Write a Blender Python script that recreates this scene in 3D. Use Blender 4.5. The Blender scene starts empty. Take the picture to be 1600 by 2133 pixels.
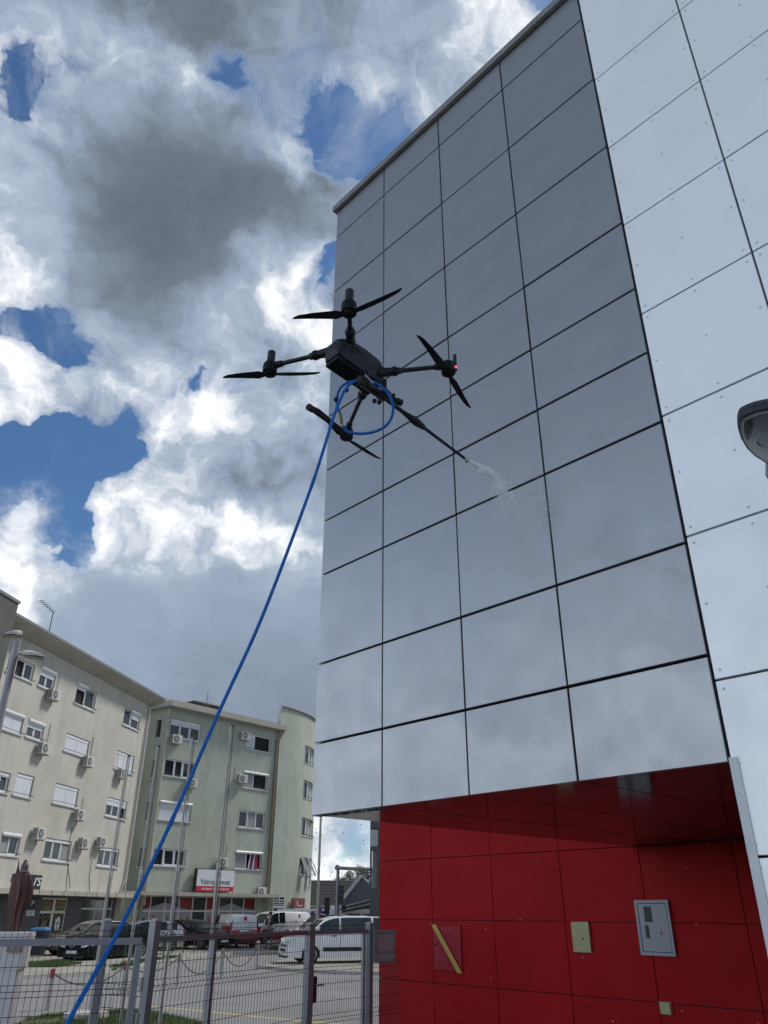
import bpy, bmesh, math, random
from mathutils import Vector, Matrix, noise as mnoise
random.seed(7)
R = math.radians
SC = bpy.context.scene
COL = SC.collection

# ------------------------------------------------------------------ camera
FPX, PITCH, ROLL = 1594.42, R(27.5414), R(0.1386)
CAMH = 1.9
def cam_axes():
    c, s = math.cos(PITCH), math.sin(PITCH)
    cr, sr = math.cos(ROLL), math.sin(ROLL)
    right = Vector((1, 0, 0)); up = Vector((0, -s, c)); fwd = Vector((0, c, s))
    return cr*right + sr*up, -sr*right + cr*up, fwd
CR, CU, CF = cam_axes()
cam = bpy.data.objects.new('camera', bpy.data.cameras.new('camera')); COL.objects.link(cam)
m = Matrix((CR, CU, -CF)).transposed().to_4x4(); m.translation = (0, 0, CAMH)
cam.matrix_world = m
cam.data.sensor_fit = 'HORIZONTAL'; cam.data.sensor_width = 36.0
cam.data.lens = FPX/1600*36.0
cam.data.clip_start = 0.05; cam.data.clip_end = 6000
SC.camera = cam

# ------------------------------------------------------------------ world
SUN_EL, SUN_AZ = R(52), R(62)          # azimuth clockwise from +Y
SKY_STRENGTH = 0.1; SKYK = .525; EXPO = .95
w = bpy.data.worlds.new('World'); SC.world = w; w.use_nodes = True
def ray(px, py):
    return CR*(px-800) + CU*(1066.5-py) + CF*FPX
def build_sky():
    nt = w.node_tree; nt.nodes.clear(); N = nt.nodes.new; L = nt.links.new
    def math_(op, a, b=None, c=None, clamp=False):
        n = N('ShaderNodeMath'); n.operation = op; n.use_clamp = clamp
        for i, v in enumerate((a, b, c)):
            if v is None: continue
            if isinstance(v, (int, float)): n.inputs[i].default_value = v
            else: L(v, n.inputs[i])
        return n.outputs[0]
    def vmath(op, a, b=None, c=None):
        n = N('ShaderNodeVectorMath'); n.operation = op
        for i, v in enumerate((a, b, c)):
            if v is None: continue
            if isinstance(v, (tuple, Vector)): n.inputs[i].default_value = v
            else: L(v, n.inputs[i])
        return n.outputs['Value'] if op in ('DOT_PRODUCT', 'LENGTH') else n.outputs[0]
    def noise(vec, scale, detail, rough, dist=0.0, lac=2.0):
        n = N('ShaderNodeTexNoise'); L(vec, n.inputs['Vector'])
        n.inputs['Scale'].default_value = scale; n.inputs['Detail'].default_value = detail
        n.inputs['Roughness'].default_value = rough; n.inputs['Distortion'].default_value = dist
        n.inputs['Lacunarity'].default_value = lac
        return n
    def smooth(v, lo, hi):
        n = N('ShaderNodeMapRange'); n.interpolation_type = 'SMOOTHSTEP'
        L(v, n.inputs[0]); n.inputs[1].default_value = lo; n.inputs[2].default_value = hi
        return n.outputs[0]
    def mixc(f, a, b):
        n = N('ShaderNodeMix'); n.data_type = 'RGBA'
        if isinstance(f, float): n.inputs[0].default_value = f
        else: L(f, n.inputs[0])
        for i, v in ((6, a), (7, b)):
            if isinstance(v, tuple): n.inputs[i].default_value = (*v, 1)
            else: L(v, n.inputs[i])
        return n.outputs[2]
    tc = N('ShaderNodeTexCoord'); d0 = tc.outputs['Generated']
    # domain warp so that the cloud masses get ragged outlines
    wn = noise(d0, 3.1, 3, .55); wv = vmath('SUBTRACT', wn.outputs['Color'], (.5, .5, .5))
    wn2 = noise(d0, 11.0, 4, .6); wv2 = vmath('SUBTRACT', wn2.outputs['Color'], (.5, .5, .5))
    d = vmath('ADD', d0, vmath('MULTIPLY', wv, (.05, .05, .05)))
    d = vmath('ADD', d, vmath('MULTIPLY', wv2, (.085, .085, .085)))
    d = vmath('NORMALIZE', d)
    W0 = .02
    sv = Vector((math.sin(SUN_AZ)*math.cos(SUN_EL), math.cos(SUN_AZ)*math.cos(SUN_EL), math.sin(SUN_EL)))
    f1 = noise(d, 8.0, 9, .60).outputs[0]
    f2 = noise(vmath('ADD', d, tuple(sv*.022)), 8.0, 6, .54).outputs[0]
    big = noise(vmath('ADD', d0, (2, 7, 4)), 4.0, 5, .5).outputs[0]
    # the rest of the sky: broken cloud from low-frequency noise
    bg = noise(d0, 1.7, 2, .5); bg2 = noise(vmath('ADD', d0, (5, 3, 1)), 2.3, 2, .5)
    a0 = math_('MULTIPLY', math_('MULTIPLY_ADD', bg.outputs[0], 1.9, -.22), W0)
    # unseen sky outside the placed masses: horizon brightened, zenith darkened to grade the facade
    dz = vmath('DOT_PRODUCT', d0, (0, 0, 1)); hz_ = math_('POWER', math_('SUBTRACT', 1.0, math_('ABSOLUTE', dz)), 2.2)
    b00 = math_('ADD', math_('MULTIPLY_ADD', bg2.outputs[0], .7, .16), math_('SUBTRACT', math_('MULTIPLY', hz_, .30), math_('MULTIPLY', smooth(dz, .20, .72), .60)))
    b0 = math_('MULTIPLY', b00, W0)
    # cloud opposite the sun gets added brightness, out of view, to light the facade
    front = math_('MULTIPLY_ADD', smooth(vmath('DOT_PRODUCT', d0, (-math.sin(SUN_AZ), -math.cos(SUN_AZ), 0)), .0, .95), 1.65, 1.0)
    cb = N('ShaderNodeCombineXYZ'); L(a0, cb.inputs[0]); L(b0, cb.inputs[1]); cb.inputs[2].default_value = W0
    base = cb.outputs[0]
    Fn = math_('MULTIPLY_ADD', f1, 2.3, -1.15)
    Bn = math_('ADD', math_('MULTIPLY', math_('SUBTRACT', f1, f2), 2.1), math_('MULTIPLY_ADD', big, .16, -.08))
    sky = N('ShaderNodeTexSky'); sky.sky_type = 'NISHITA'; sky.sun_disc = False
    sky.sun_elevation = SUN_EL; sky.sun_rotation = SUN_AZ; sky.air_density = 1.0; sky.dust_density = .6; sky.ozone_density = 2.0
    skyc = vmath('MULTIPLY', sky.outputs[0], (.62*SKYK, .86*SKYK, 1.06*SKYK))
    vn = noise(vmath('ADD', d0, (3, 1, 8)), 5.5, 8, .62, .9).outputs[0]
    def leaf(blobs):
        # cloud masses: (px, py, radius px, cover, brightness), each a soft cap round one direction of the sky
        acc = base; dd = d
        for i, (x, y, r, a, b) in enumerate(blobs):
            if i % 35 == 34: dd = vmath('MULTIPLY_ADD', acc, (1e-8, 1e-8, 1e-8), d)     # keeps the evaluation order sequential
            a = a-.30 if a <= .15 else a-.08 if a <= .45 else a
            v = ray(x, y).normalized()
            ang = math.atan2(r, FPX)*math.cos(math.atan2(math.hypot(x-800, y-1066), FPX))
            k = 1.0/(1-math.cos(ang))*1.3
            e = math_('EXPONENT', math_('SUBTRACT', vmath('DOT_PRODUCT', dd, v*k), k))
            n = N('ShaderNodeVectorMath'); n.operation = 'MULTIPLY_ADD'
            L(e, n.inputs[0]); n.inputs[1].default_value = (a, b, 1); L(acc, n.inputs[2])
            acc = n.outputs[0]
        sp = N('ShaderNodeSeparateXYZ'); L(acc, sp.inputs[0])
        A = math_('DIVIDE', sp.outputs[0], sp.outputs[2]); B = math_('DIVIDE', sp.outputs[1], sp.outputs[2])
        calm = math_('MULTIPLY_ADD', smooth(A, 1.03, 1.4), -.8, 1.0)
        A = math_('ADD', A, Fn)
        alpha = math_('ADD', math_('MULTIPLY', smooth(A, .30, .47), .5), math_('MULTIPLY', smooth(A, .43, .86), .5))
        veil = math_('MULTIPLY', math_('MULTIPLY', smooth(vn, .46, .72), .55), smooth(A, -.75, .30))
        alpha = math_('MAXIMUM', alpha, veil)
        # thin edges let the sunlight through and turn white
        rim = math_('SUBTRACT', 1.0, smooth(A, .50, .85))
        calm = math_('MULTIPLY', calm, math_('MULTIPLY_ADD', smooth(B, .10, .75), .68, .32))
        Bv = math_('ADD', math_('ADD', B, math_('MULTIPLY', Bn, calm)), math_('MULTIPLY', rim, .16))
        cr = N('ShaderNodeValToRGB'); L(Bv, cr.inputs[0])
        el = cr.color_ramp.elements
        while len(el) < len(CLOUD_STOPS): el.new(.5)
        for e_, (p_, c_) in zip(el, CLOUD_STOPS): e_.position = p_; e_.color = (*c_, 1)
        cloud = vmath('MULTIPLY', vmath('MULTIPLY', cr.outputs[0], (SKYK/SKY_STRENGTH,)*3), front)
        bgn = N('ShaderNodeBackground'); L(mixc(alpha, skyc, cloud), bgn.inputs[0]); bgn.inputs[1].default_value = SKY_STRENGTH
        return bgn.outputs[0]
    # the placed masses only matter near them
    fz = vmath('DOT_PRODUCT', d, CF); fzc = math_('MAXIMUM', fz, .05)
    tx = math_('DIVIDE', vmath('DOT_PRODUCT', d, CR*FPX), fzc); ty = math_('DIVIDE', vmath('DOT_PRODUCT', d, CU*-FPX), fzc)
    def branch(cond, no, yes):
        n = N('ShaderNodeMixShader'); L(cond, n.inputs[0]); L(no, n.inputs[1]); L(yes, n.inputs[2]); return n.outputs[0]
    BX = (min(q[0]-3*q[2] for q in BLOBS), max(q[0]+3*q[2] for q in BLOBS)); BY = (min(q[1]-3*q[2] for q in BLOBS), max(q[1]+3*q[2] for q in BLOBS))
    inside = math_('MULTIPLY', math_('GREATER_THAN', fz, .06), math_('MULTIPLY', math_('COMPARE', tx, (BX[0]+BX[1])/2-800, (BX[1]-BX[0])/2), math_('COMPARE', ty, (BY[0]+BY[1])/2-1066.5, (BY[1]-BY[0])/2)))
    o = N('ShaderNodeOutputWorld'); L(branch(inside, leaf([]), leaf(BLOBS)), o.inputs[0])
    w.cycles.sampling_method = 'MANUAL'; w.cycles.sample_map_resolution = 512
CLOUD_STOPS = [(0.0, (.105, .130, .170)), (.22, (.165, .200, .250)), (.45, (.310, .385, .500)),
               (.65, (.42, .50, .61)), (.85, (.78, .82, .88)), (1.0, (1.10, 1.12, 1.14))]
BLOBS = [
 # top band, grey underside of the big cloud
 (60,30,110,.95,.45),(250,20,140,1,.30),(430,30,140,1,.22),(620,60,110,1,.30),(780,60,120,1,.38),(900,140,90,1,.45),(760,170,60,.8,.62),
 (1010,60,80,.95,.95),(960,150,60,.9,.8),(1080,30,50,.8,.9),(1135,25,34,.05,.4),(880,215,40,.7,.9),(840,262,36,.3,.5),(690,130,70,.85,.42),
 # left upper wisps
 (25,150,45,.25,.6),(90,100,50,.6,.75),(150,150,35,.35,.6),(60,210,50,.15,.7),(15,220,45,.6,.6),(110,260,50,.7,.6),(215,110,60,.9,.85),(290,140,60,1,.95),
 (380,150,45,.95,.9),(425,185,40,.85,1.0),(480,120,42,.15,.4),(475,170,42,.05,.4),(520,215,45,.25,.45),(570,140,50,.6,.35),(610,200,55,.55,.4),(620,70,50,.8,.45),
 (520,300,50,.75,.55),(585,320,38,.8,.95),(600,360,32,.8,.95),(640,300,45,.4,.5),(720,240,60,.05,.4),(790,255,50,.08,.4),(690,330,45,.15,.4),(745,340,55,.0,.4),(640,240,40,.45,.45),
 (690,200,36,.7,.85),(770,200,34,.85,1.0),
 # the dark heart
 (130,260,60,.9,.62),(260,240,70,1.22,.55),(370,240,60,1.22,.50),(200,330,90,1.22,.32),(330,330,100,1.22,.18),(460,300,80,1.22,.28),(120,420,80,1.22,.45),(240,450,110,1.22,.08),(370,430,120,1.22,.04),
 (480,400,110,1.22,.10),(590,440,80,1.22,.25),(660,440,60,1.22,.38),(690,420,36,.7,.6),(40,330,70,.95,.6),(30,470,60,.85,.65),(300,550,110,1.22,.14),(440,540,100,1.22,.22),(180,560,80,1.22,.38),
 (90,560,60,.9,.68),(230,650,80,1.22,.32),(330,660,70,1.22,.35),(20,600,60,.95,.92),(560,530,60,1.22,.62),
 # white lit right flank
 (560,590,55,1,.92),(620,590,45,1,.95),(500,640,55,1,.70),(650,560,36,.8,.9),(672,610,30,.15,.5),(690,560,30,.1,.5),(580,670,60,1,.80),(640,690,55,1,.95),(470,720,60,1,.58),
 (560,740,60,1,.60),(400,650,60,1,.5),(640,780,60,1,.72),(360,740,50,.9,.55),
 # lower left gap and puffs
 (60,665,40,.35,.7),(120,660,42,.12,.5),(150,740,45,.12,.6),(95,720,36,.45,.7),(40,780,60,1,.95),(110,800,50,1,.88),(30,860,50,.95,.9),(140,850,30,.7,.85),(210,700,45,.35,.6),
 (250,740,40,.8,.6),(200,820,40,.75,.75),(270,800,45,.8,.8),(330,770,40,.8,.65),(170,900,50,.05,.5),(260,880,55,.05,.5),(330,830,35,.3,.5),(400,800,40,.15,.5),(480,790,36,.35,.5),(60,940,60,.0,.5),
 (150,970,50,.1,.5),(250,940,50,.1,.5),(20,1000,55,.0,.5),
 # mid-low cloud stack
 (440,840,50,1,.95),(370,880,50,1,.88),(480,890,60,1,.9),(400,950,55,1,.72),(540,900,60,1,.62),(600,850,60,1,.65),(650,900,50,1,.55),(520,980,70,1,.38),(620,970,70,1,.42),
 (440,1010,50,1,.5),(330,1000,45,1,.8),(260,1030,50,1,.85),(210,1080,45,1,.85),(350,1090,60,1,.95),(300,1150,60,1,.8),(420,1120,55,1,.75),(500,1100,50,1,.85),(570,1110,45,1,.82),(600,1170,60,1,.70),
 (640,1060,60,1,.5),(380,1180,60,1,.72),(500,1190,50,1,.62),(230,1150,45,1,.7),(140,1090,38,.05,.5),(152,1150,36,.05,.5),(70,1030,40,.8,.85),(50,1100,45,.85,.8),(110,1130,36,.6,.7),(120,1060,30,.3,.6),
 (40,1200,55,1,.95),(90,1240,45,1,.85),(30,1270,45,1,1.0),(150,1190,30,.6,.6),
 # smooth blue-grey rain curtain
 (200,1260,80,1.6,.47),(320,1270,90,1.6,.46),(450,1280,90,1.6,.44),(580,1290,90,1.6,.46),(150,1330,70,1.6,.50),(270,1370,90,1.6,.45),(400,1400,90,1.6,.38),(530,1400,90,1.6,.36),(640,1400,80,1.6,.36),(600,1470,60,1.6,.27),(470,1450,70,1.6,.32),
 # low horizon sky
 (680,1720,30,.9,.85),(740,1730,30,.6,.62),(700,1770,30,.9,.98),(660,1790,26,.9,.95),(730,1770,22,.42,.7),(680,1810,26,1,.98),(750,1790,24,.8,.85),(720,1835,30,.95,.9),(600,1850,60,.9,.7),(450,1850,120,.9,.6),(200,1850,150,.9,.6),
]
build_sky()

sun = bpy.data.lights.new('sun', 'SUN'); sun.energy = 1.5; sun.angle = R(12); sun.color = (1, .955, .88)
so = bpy.data.objects.new('sun', sun); COL.objects.link(so)
sd = Vector((math.sin(SUN_AZ)*math.cos(SUN_EL), math.cos(SUN_AZ)*math.cos(SUN_EL), math.sin(SUN_EL)))
so.rotation_euler = sd.to_track_quat('Z', 'Y').to_euler(); so.location = sd*100

SC.cycles.use_adaptive_sampling = True; SC.cycles.adaptive_threshold = .02; SC.cycles.adaptive_min_samples = 16
vs = SC.view_settings; vs.view_transform = 'Standard'; vs.look = 'None'; vs.exposure = EXPO; vs.gamma = 1.0; vs.use_curve_mapping = False

# ------------------------------------------------------------------ placing helpers
C0 = Vector((0, 0, CAMH))
def at_depth(px, py, dep):
    return C0 + ray(px, py)*(dep/FPX)
def at_dist(px, py, dist):
    r = ray(px, py); return C0 + r*(dist/math.hypot(r.x, r.y))
def on_ground(px, py, z=0.0):
    r = ray(px, py); return C0 + r*((z-CAMH)/r.z)
def on_z(px, py, z): return on_ground(px, py, z)

# ------------------------------------------------------------------ materials
MATS = {}
def mat(name, col, rough=.6, metal=0.0, var=0.0, vscale=3.0, coat=0.0, coatr=.05, bump=0.0, bscale=40.0, stretch=None, streak=0.0, streakcol=None,
        spec=.5, emit=None, emits=0.0, alpha=None, trans=0.0, ior=1.5, wave=0.0, specks=0.0, speckcol=(.7,.7,.65), dirt=None):
    if name in MATS: return MATS[name]
    m = bpy.data.materials.new(name); m.use_nodes = True
    nt = m.node_tree; b = nt.nodes['Principled BSDF']; N = nt.nodes.new; L = nt.links.new
    b.inputs['Base Color'].default_value = (*col, 1); b.inputs['Roughness'].default_value = rough
    b.inputs['Metallic'].default_value = metal; b.inputs['Coat Weight'].default_value = coat; b.inputs['Coat Roughness'].default_value = coatr
    b.inputs['Specular IOR Level'].default_value = spec; b.inputs['IOR'].default_value = ior
    b.inputs['Transmission Weight'].default_value = trans
    if emit: b.inputs['Emission Color'].default_value = (*emit, 1); b.inputs['Emission Strength'].default_value = emits
    if alpha is not None: b.inputs['Alpha'].default_value = alpha
    tc = N('ShaderNodeTexCoord'); src = tc.outputs['Object']
    cur = None
    def mixrgb(fac, a, c):
        n = N('ShaderNodeMix'); n.data_type = 'RGBA'; L(fac, n.inputs[0])
        if isinstance(a, tuple): n.inputs[6].default_value = (*a, 1)
        else: L(a, n.inputs[6])
        n.inputs[7].default_value = (*c, 1); return n.outputs[2]
    def nz(scale, det=5, rough_=.6, st=None):
        mp = N('ShaderNodeMapping'); L(src, mp.inputs[0])
        if st: mp.inputs['Scale'].default_value = st
        n = N('ShaderNodeTexNoise'); L(mp.outputs[0], n.inputs['Vector']); n.inputs['Scale'].default_value = scale
        n.inputs['Detail'].default_value = det; n.inputs['Roughness'].default_value = rough_; return n.outputs[0]
    def rng(v, a, c, x=0.0, y=1.0):
        n = N('ShaderNodeMapRange'); L(v, n.inputs[0]); n.inputs[1].default_value = a; n.inputs[2].default_value = c
        n.inputs[3].default_value = x; n.inputs[4].default_value = y; return n.outputs[0]
    cur = (*col,)
    if var > 0:
        f = rng(nz(vscale, 6, .6, stretch), .3, .7)
        cur = mixrgb(f, tuple(c*(1-var) for c in col), tuple(min(1, c*(1+var)) for c in col))
    if streak > 0:
        f = rng(nz(1.0, 6, .66, (.85, .85, .16)), .50, .78, 0, streak)
        cur = mixrgb(f, cur, streakcol or tuple(c*.45 for c in col))
    if dirt:
        f = rng(nz(dirt[0], 6, .65), dirt[1], dirt[1]+.16, 0, dirt[2])
        cur = mixrgb(f, cur, dirt[3])
    if specks > 0:
        vo = N('ShaderNodeTexVoronoi'); L(src, vo.inputs['Vector']); vo.inputs['Scale'].default_value = specks
        f = rng(vo.outputs['Distance'], .035, .055, 1, 0)
        f2 = rng(nz(1.3, 2), .45, .6)
        mm = N('ShaderNodeMath'); mm.operation = 'MULTIPLY'; L(f, mm.inputs[0]); L(f2, mm.inputs[1])
        cur = mixrgb(mm.outputs[0], cur, speckcol)
    if not isinstance(cur, tuple): L(cur, b.inputs['Base Color'])
    if rough < .9 and (var > 0 or wave > 0):
        L(rng(nz(vscale*2.3, 4), .3, .7, max(.01, rough*.85), min(1, rough*1.2)), b.inputs['Roughness'])
    if bump > 0 or wave > 0:
        bp = N('ShaderNodeBump')
        if wave > 0:
            L(nz(1.1, 1.5, .4), bp.inputs['Height']); bp.inputs['Strength'].default_value = 1; bp.inputs['Distance'].default_value = wave
            if coat > 0: L(bp.outputs[0], b.inputs['Coat Normal'])
        else:
            L(nz(bscale, 4), bp.inputs['Height']); bp.inputs['Strength'].default_value = .6; bp.inputs['Distance'].default_value = bump
        L(bp.outputs[0], b.inputs['Normal'])
    MATS[name] = m; return m

M_GREY = mat('grey_panel', (.32, .335, .36), .38, .70, var=.02, vscale=1.3, coat=.62, coatr=.04, wave=.012, streak=.35, streakcol=(.27,.275,.28), dirt=(.5, .58, .18, (.29,.30,.31)))
M_SILVER = mat('silver_panel', (.88, .92, .94), .55, .38, var=.03, vscale=1.1, coat=.25, coatr=.25, wave=.004)
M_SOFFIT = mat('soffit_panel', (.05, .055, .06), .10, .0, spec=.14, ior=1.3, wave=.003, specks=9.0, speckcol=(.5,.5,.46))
M_RED = mat('red_panel', (.34, .009, .012), .55, 0, var=.12, vscale=.9, spec=.08, wave=.003, specks=4.5, speckcol=(.62,.5,.45))
M_BLACK = mat('joint_black', (.008, .009, .011), .7)  # near-black of the open joints, gaps and their backing
M_CAP = mat('parapet_metal', (.22, .225, .225), .45, .2, var=.1)
M_TRIM = mat('corner_trim', (.50, .53, .56), .45, .2, var=.05)
M_ASPH = mat('asphalt', (.235, .235, .235), .9, var=.16, vscale=.7, bump=.004, bscale=60, dirt=(.35, .5, .5, (.12,.12,.122)))
M_CONC = mat('pavement', (.33, .315, .27), .9, var=.16, vscale=.8, bump=.004, bscale=40, dirt=(.6, .5, .5, (.22,.215,.18)))
M_KERB = mat('kerb_stone', (.40, .39, .36), .85, var=.15)
M_SOIL = mat('grass_soil', (.075, .085, .03), .95, var=.3, vscale=4)
M_GRASS = mat('grass_blade', (.07, .125, .028), .7, var=.35, vscale=5)
M_YLINE = mat('road_paint', (.55, .47, .20), .8, var=.15, vscale=8)
M_CREAM = mat('cream_plaster', (.52, .505, .45), .92, var=.08, vscale=.5, dirt=(.35, .50, .45, (.38, .36, .30)), streak=.45, streakcol=(.27,.25,.20), bump=.003, bscale=30)
M_GREEN = mat('green_plaster', (.42, .46, .39), .92, var=.08, vscale=.5, dirt=(.35, .50, .45, (.29, .32, .255)), streak=.5, streakcol=(.18,.20,.15), bump=.003, bscale=30)
M_DKCON = mat('dark_concrete', (.115, .115, .108), .92, var=.2, vscale=.8, streak=.4, streakcol=(.06,.06,.055))
M_EAVE = mat('eave_board', (.40, .385, .335), .85, var=.1, vscale=1, streak=.3, streakcol=(.26,.24,.2))
M_PVC = mat('white_pvc', (.72, .74, .76), .35, var=.03)
M_SHUT = mat('roller_shutter', (.66, .69, .74), .55, var=.04)
M_GLASS = mat('window_glass', (.022, .032, .036), .06, spec=.7, wave=.004)
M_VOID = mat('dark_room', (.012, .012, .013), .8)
M_CURT = mat('net_curtain', (.30, .31, .31), .9, var=.3, vscale=6, stretch=(6, 6, .5))
M_SILL = mat('window_sill', (.55, .56, .56), .6, var=.08)
M_IRON = mat('dark_iron', (.03, .04, .04), .6)
M_ACW = mat('ac_housing', (.56, .56, .54), .5, var=.06)
M_ACD = mat('ac_grille', (.05, .055, .06), .5)
M_PIPE = mat('gutter_pipe', (.47, .45, .39), .5, var=.08)
M_PIPEB = mat('rusty_pipe', (.27, .20, .125), .6, var=.2)
M_POLE = mat('galvanised_pole', (.34, .345, .35), .42, .5, var=.06)
M_FENCE = mat('fence_paint', (.30, .305, .335), .45, .2, var=.05)
M_WIRE = mat('fence_wire', (.035, .04, .055), .5, .2)
M_BOXF = mat('brown_box', (.42, .31, .31), .5, var=.1)
M_DRONE = mat('drone_shell', (.017, .020, .028), .5, spec=.35)
M_DARK = mat('carbon_black', (.005, .006, .006), .5, spec=.25)
M_DGREEN = mat('carbon_tube', (.008, .011, .010), .4, spec=.35)
M_HOSE = mat('blue_hose', (.002, .115, .42), .5, spec=.3)
M_BRASS = mat('brass_fitting', (.30, .22, .08), .35, .8)
M_STEEL = mat('steel_nozzle', (.55, .55, .52), .3, .8)
M_LED = mat('red_led', (.6, .02, .03), .4, emit=(1, .05, .1), emits=1.5)
M_BRONZE = mat('bronze_brown', (.105, .042, .034), .55, .0, var=.22, vscale=3.5, streak=.3, streakcol=(.04,.045,.03))
M_WHITEST = mat('white_stone', (.80, .80, .79), .8, var=.08, streak=.2)
M_SLATE = mat('roof_tile', (.075, .072, .072), .7, var=.15)
M_GREYW = mat('grey_wall', (.165, .175, .19), .85, var=.06)
M_LIGHTW = mat('light_wall', (.42, .43, .44), .85, var=.05)
M_TYRE = mat('tyre_rubber', (.014, .014, .015), .8)
M_RIM = mat('alloy_rim', (.42, .43, .45), .3, .8)
M_CARGL = mat('car_glass', (.012, .018, .02), .05, spec=.8)
M_CARBLK = mat('black_car_paint', (.005, .005, .007), .35, 0, coat=.35, coatr=.03, spec=.1)
M_CARBRN = mat('brown_car_paint', (.16, .12, .115), .3, .4, coat=1, coatr=.03)
M_CARSIL = mat('silver_car_paint', (.38, .39, .42), .3, .5, coat=1, coatr=.03)
M_CARWHT = mat('white_car_paint', (.74, .76, .80), .3, 0, coat=1, coatr=.03)
M_CARRED = mat('red_car_paint', (.46, .022, .025), .3, 0, coat=1, coatr=.03)
M_PLAST = mat('black_plastic', (.02, .02, .021), .6)
M_LAMP = mat('headlight_glass', (.55, .60, .66), .12)
M_TAIL = mat('tail_light', (.35, .01, .015), .2)
M_PLATE = mat('number_plate', (.72, .73, .74), .5)
M_BLUEL = mat('blue_beacon', (.02, .07, .42), .2)
M_SIGNW = mat('sign_white', (.70, .73, .78), .5, var=.02)
M_SIGNR = mat('sign_red', (.50, .02, .05), .5)
M_INK = mat('sign_ink', (.02, .022, .03), .6)
M_TXTW = mat('sign_lettering', (.85, .86, .88), .6)
M_NAVY = mat('navy_board', (.012, .025, .06), .5)
M_PINK = mat('faded_sign', (.33, .10, .12), .6, var=.12)
M_TILEG = mat('shop_wall_tile', (.085, .09, .105), .6, var=.1)
M_SHOPGL = mat('shop_glass', (.05, .055, .06), .08, spec=.7)
M_POSTER = mat('shop_poster', (.30, .31, .34), .35, var=.06)
M_POSTR = mat('shop_red_film', (.20, .015, .018), .35, var=.1)
M_OLIVE = mat('olive_film', (.11, .09, .02), .4, var=.2)
M_YELL = mat('yellow_squiggle', (.48, .42, .14), .6)
M_CABW = mat('cabinet_paint', (.30, .335, .37), .45, var=.05, vscale=2)
M_CABY = mat('cream_plate', (.40, .38, .22), .6, var=.08)
M_TAPE = mat('yellow_tape', (.50, .33, .07), .6, var=.05)
M_SKIN = mat('skin', (.42, .25, .18), .6)
M_JACK = mat('dark_jacket', (.025, .027, .035), .8, var=.2, vscale=8)
M_SHIRT = mat('light_shirt', (.38, .34, .36), .8)
M_TROU = mat('grey_trousers', (.12, .125, .135), .85, var=.1)
M_HAIR = mat('dark_hair', (.015, .012, .01), .7)
M_CLOTH1 = mat('striped_cloth_white', (.6, .62, .66), .85)
M_CLOTH2 = mat('striped_cloth_blue', (.03, .05, .14), .85)
M_CLOTH3 = mat('striped_cloth_red', (.45, .03, .05), .85)
M_AWN = mat('awning_grey', (.20, .20, .22), .85, var=.1)
M_LEAF = mat('leaf_green', (.035, .062, .020), .6, var=.4, vscale=2)
M_BARK = mat('bark', (.06, .045, .03), .9, var=.2)
M_LHOUS = mat('lamp_housing', (.028, .032, .036), .4)
M_LRIM = mat('lamp_rim', (.32, .34, .34), .35, .4)
M_LGLS = mat('lamp_glass', (.055, .062, .062), .12, coat=.6)
M_LREF = mat('lamp_reflector', (.38, .42, .42), .3, .5, var=.15, vscale=20)
M_ORANGE = mat('bollard_red', (.28, .05, .035), .6)
M_BIN = mat('bin_dark', (.015, .022, .03), .5)

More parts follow.
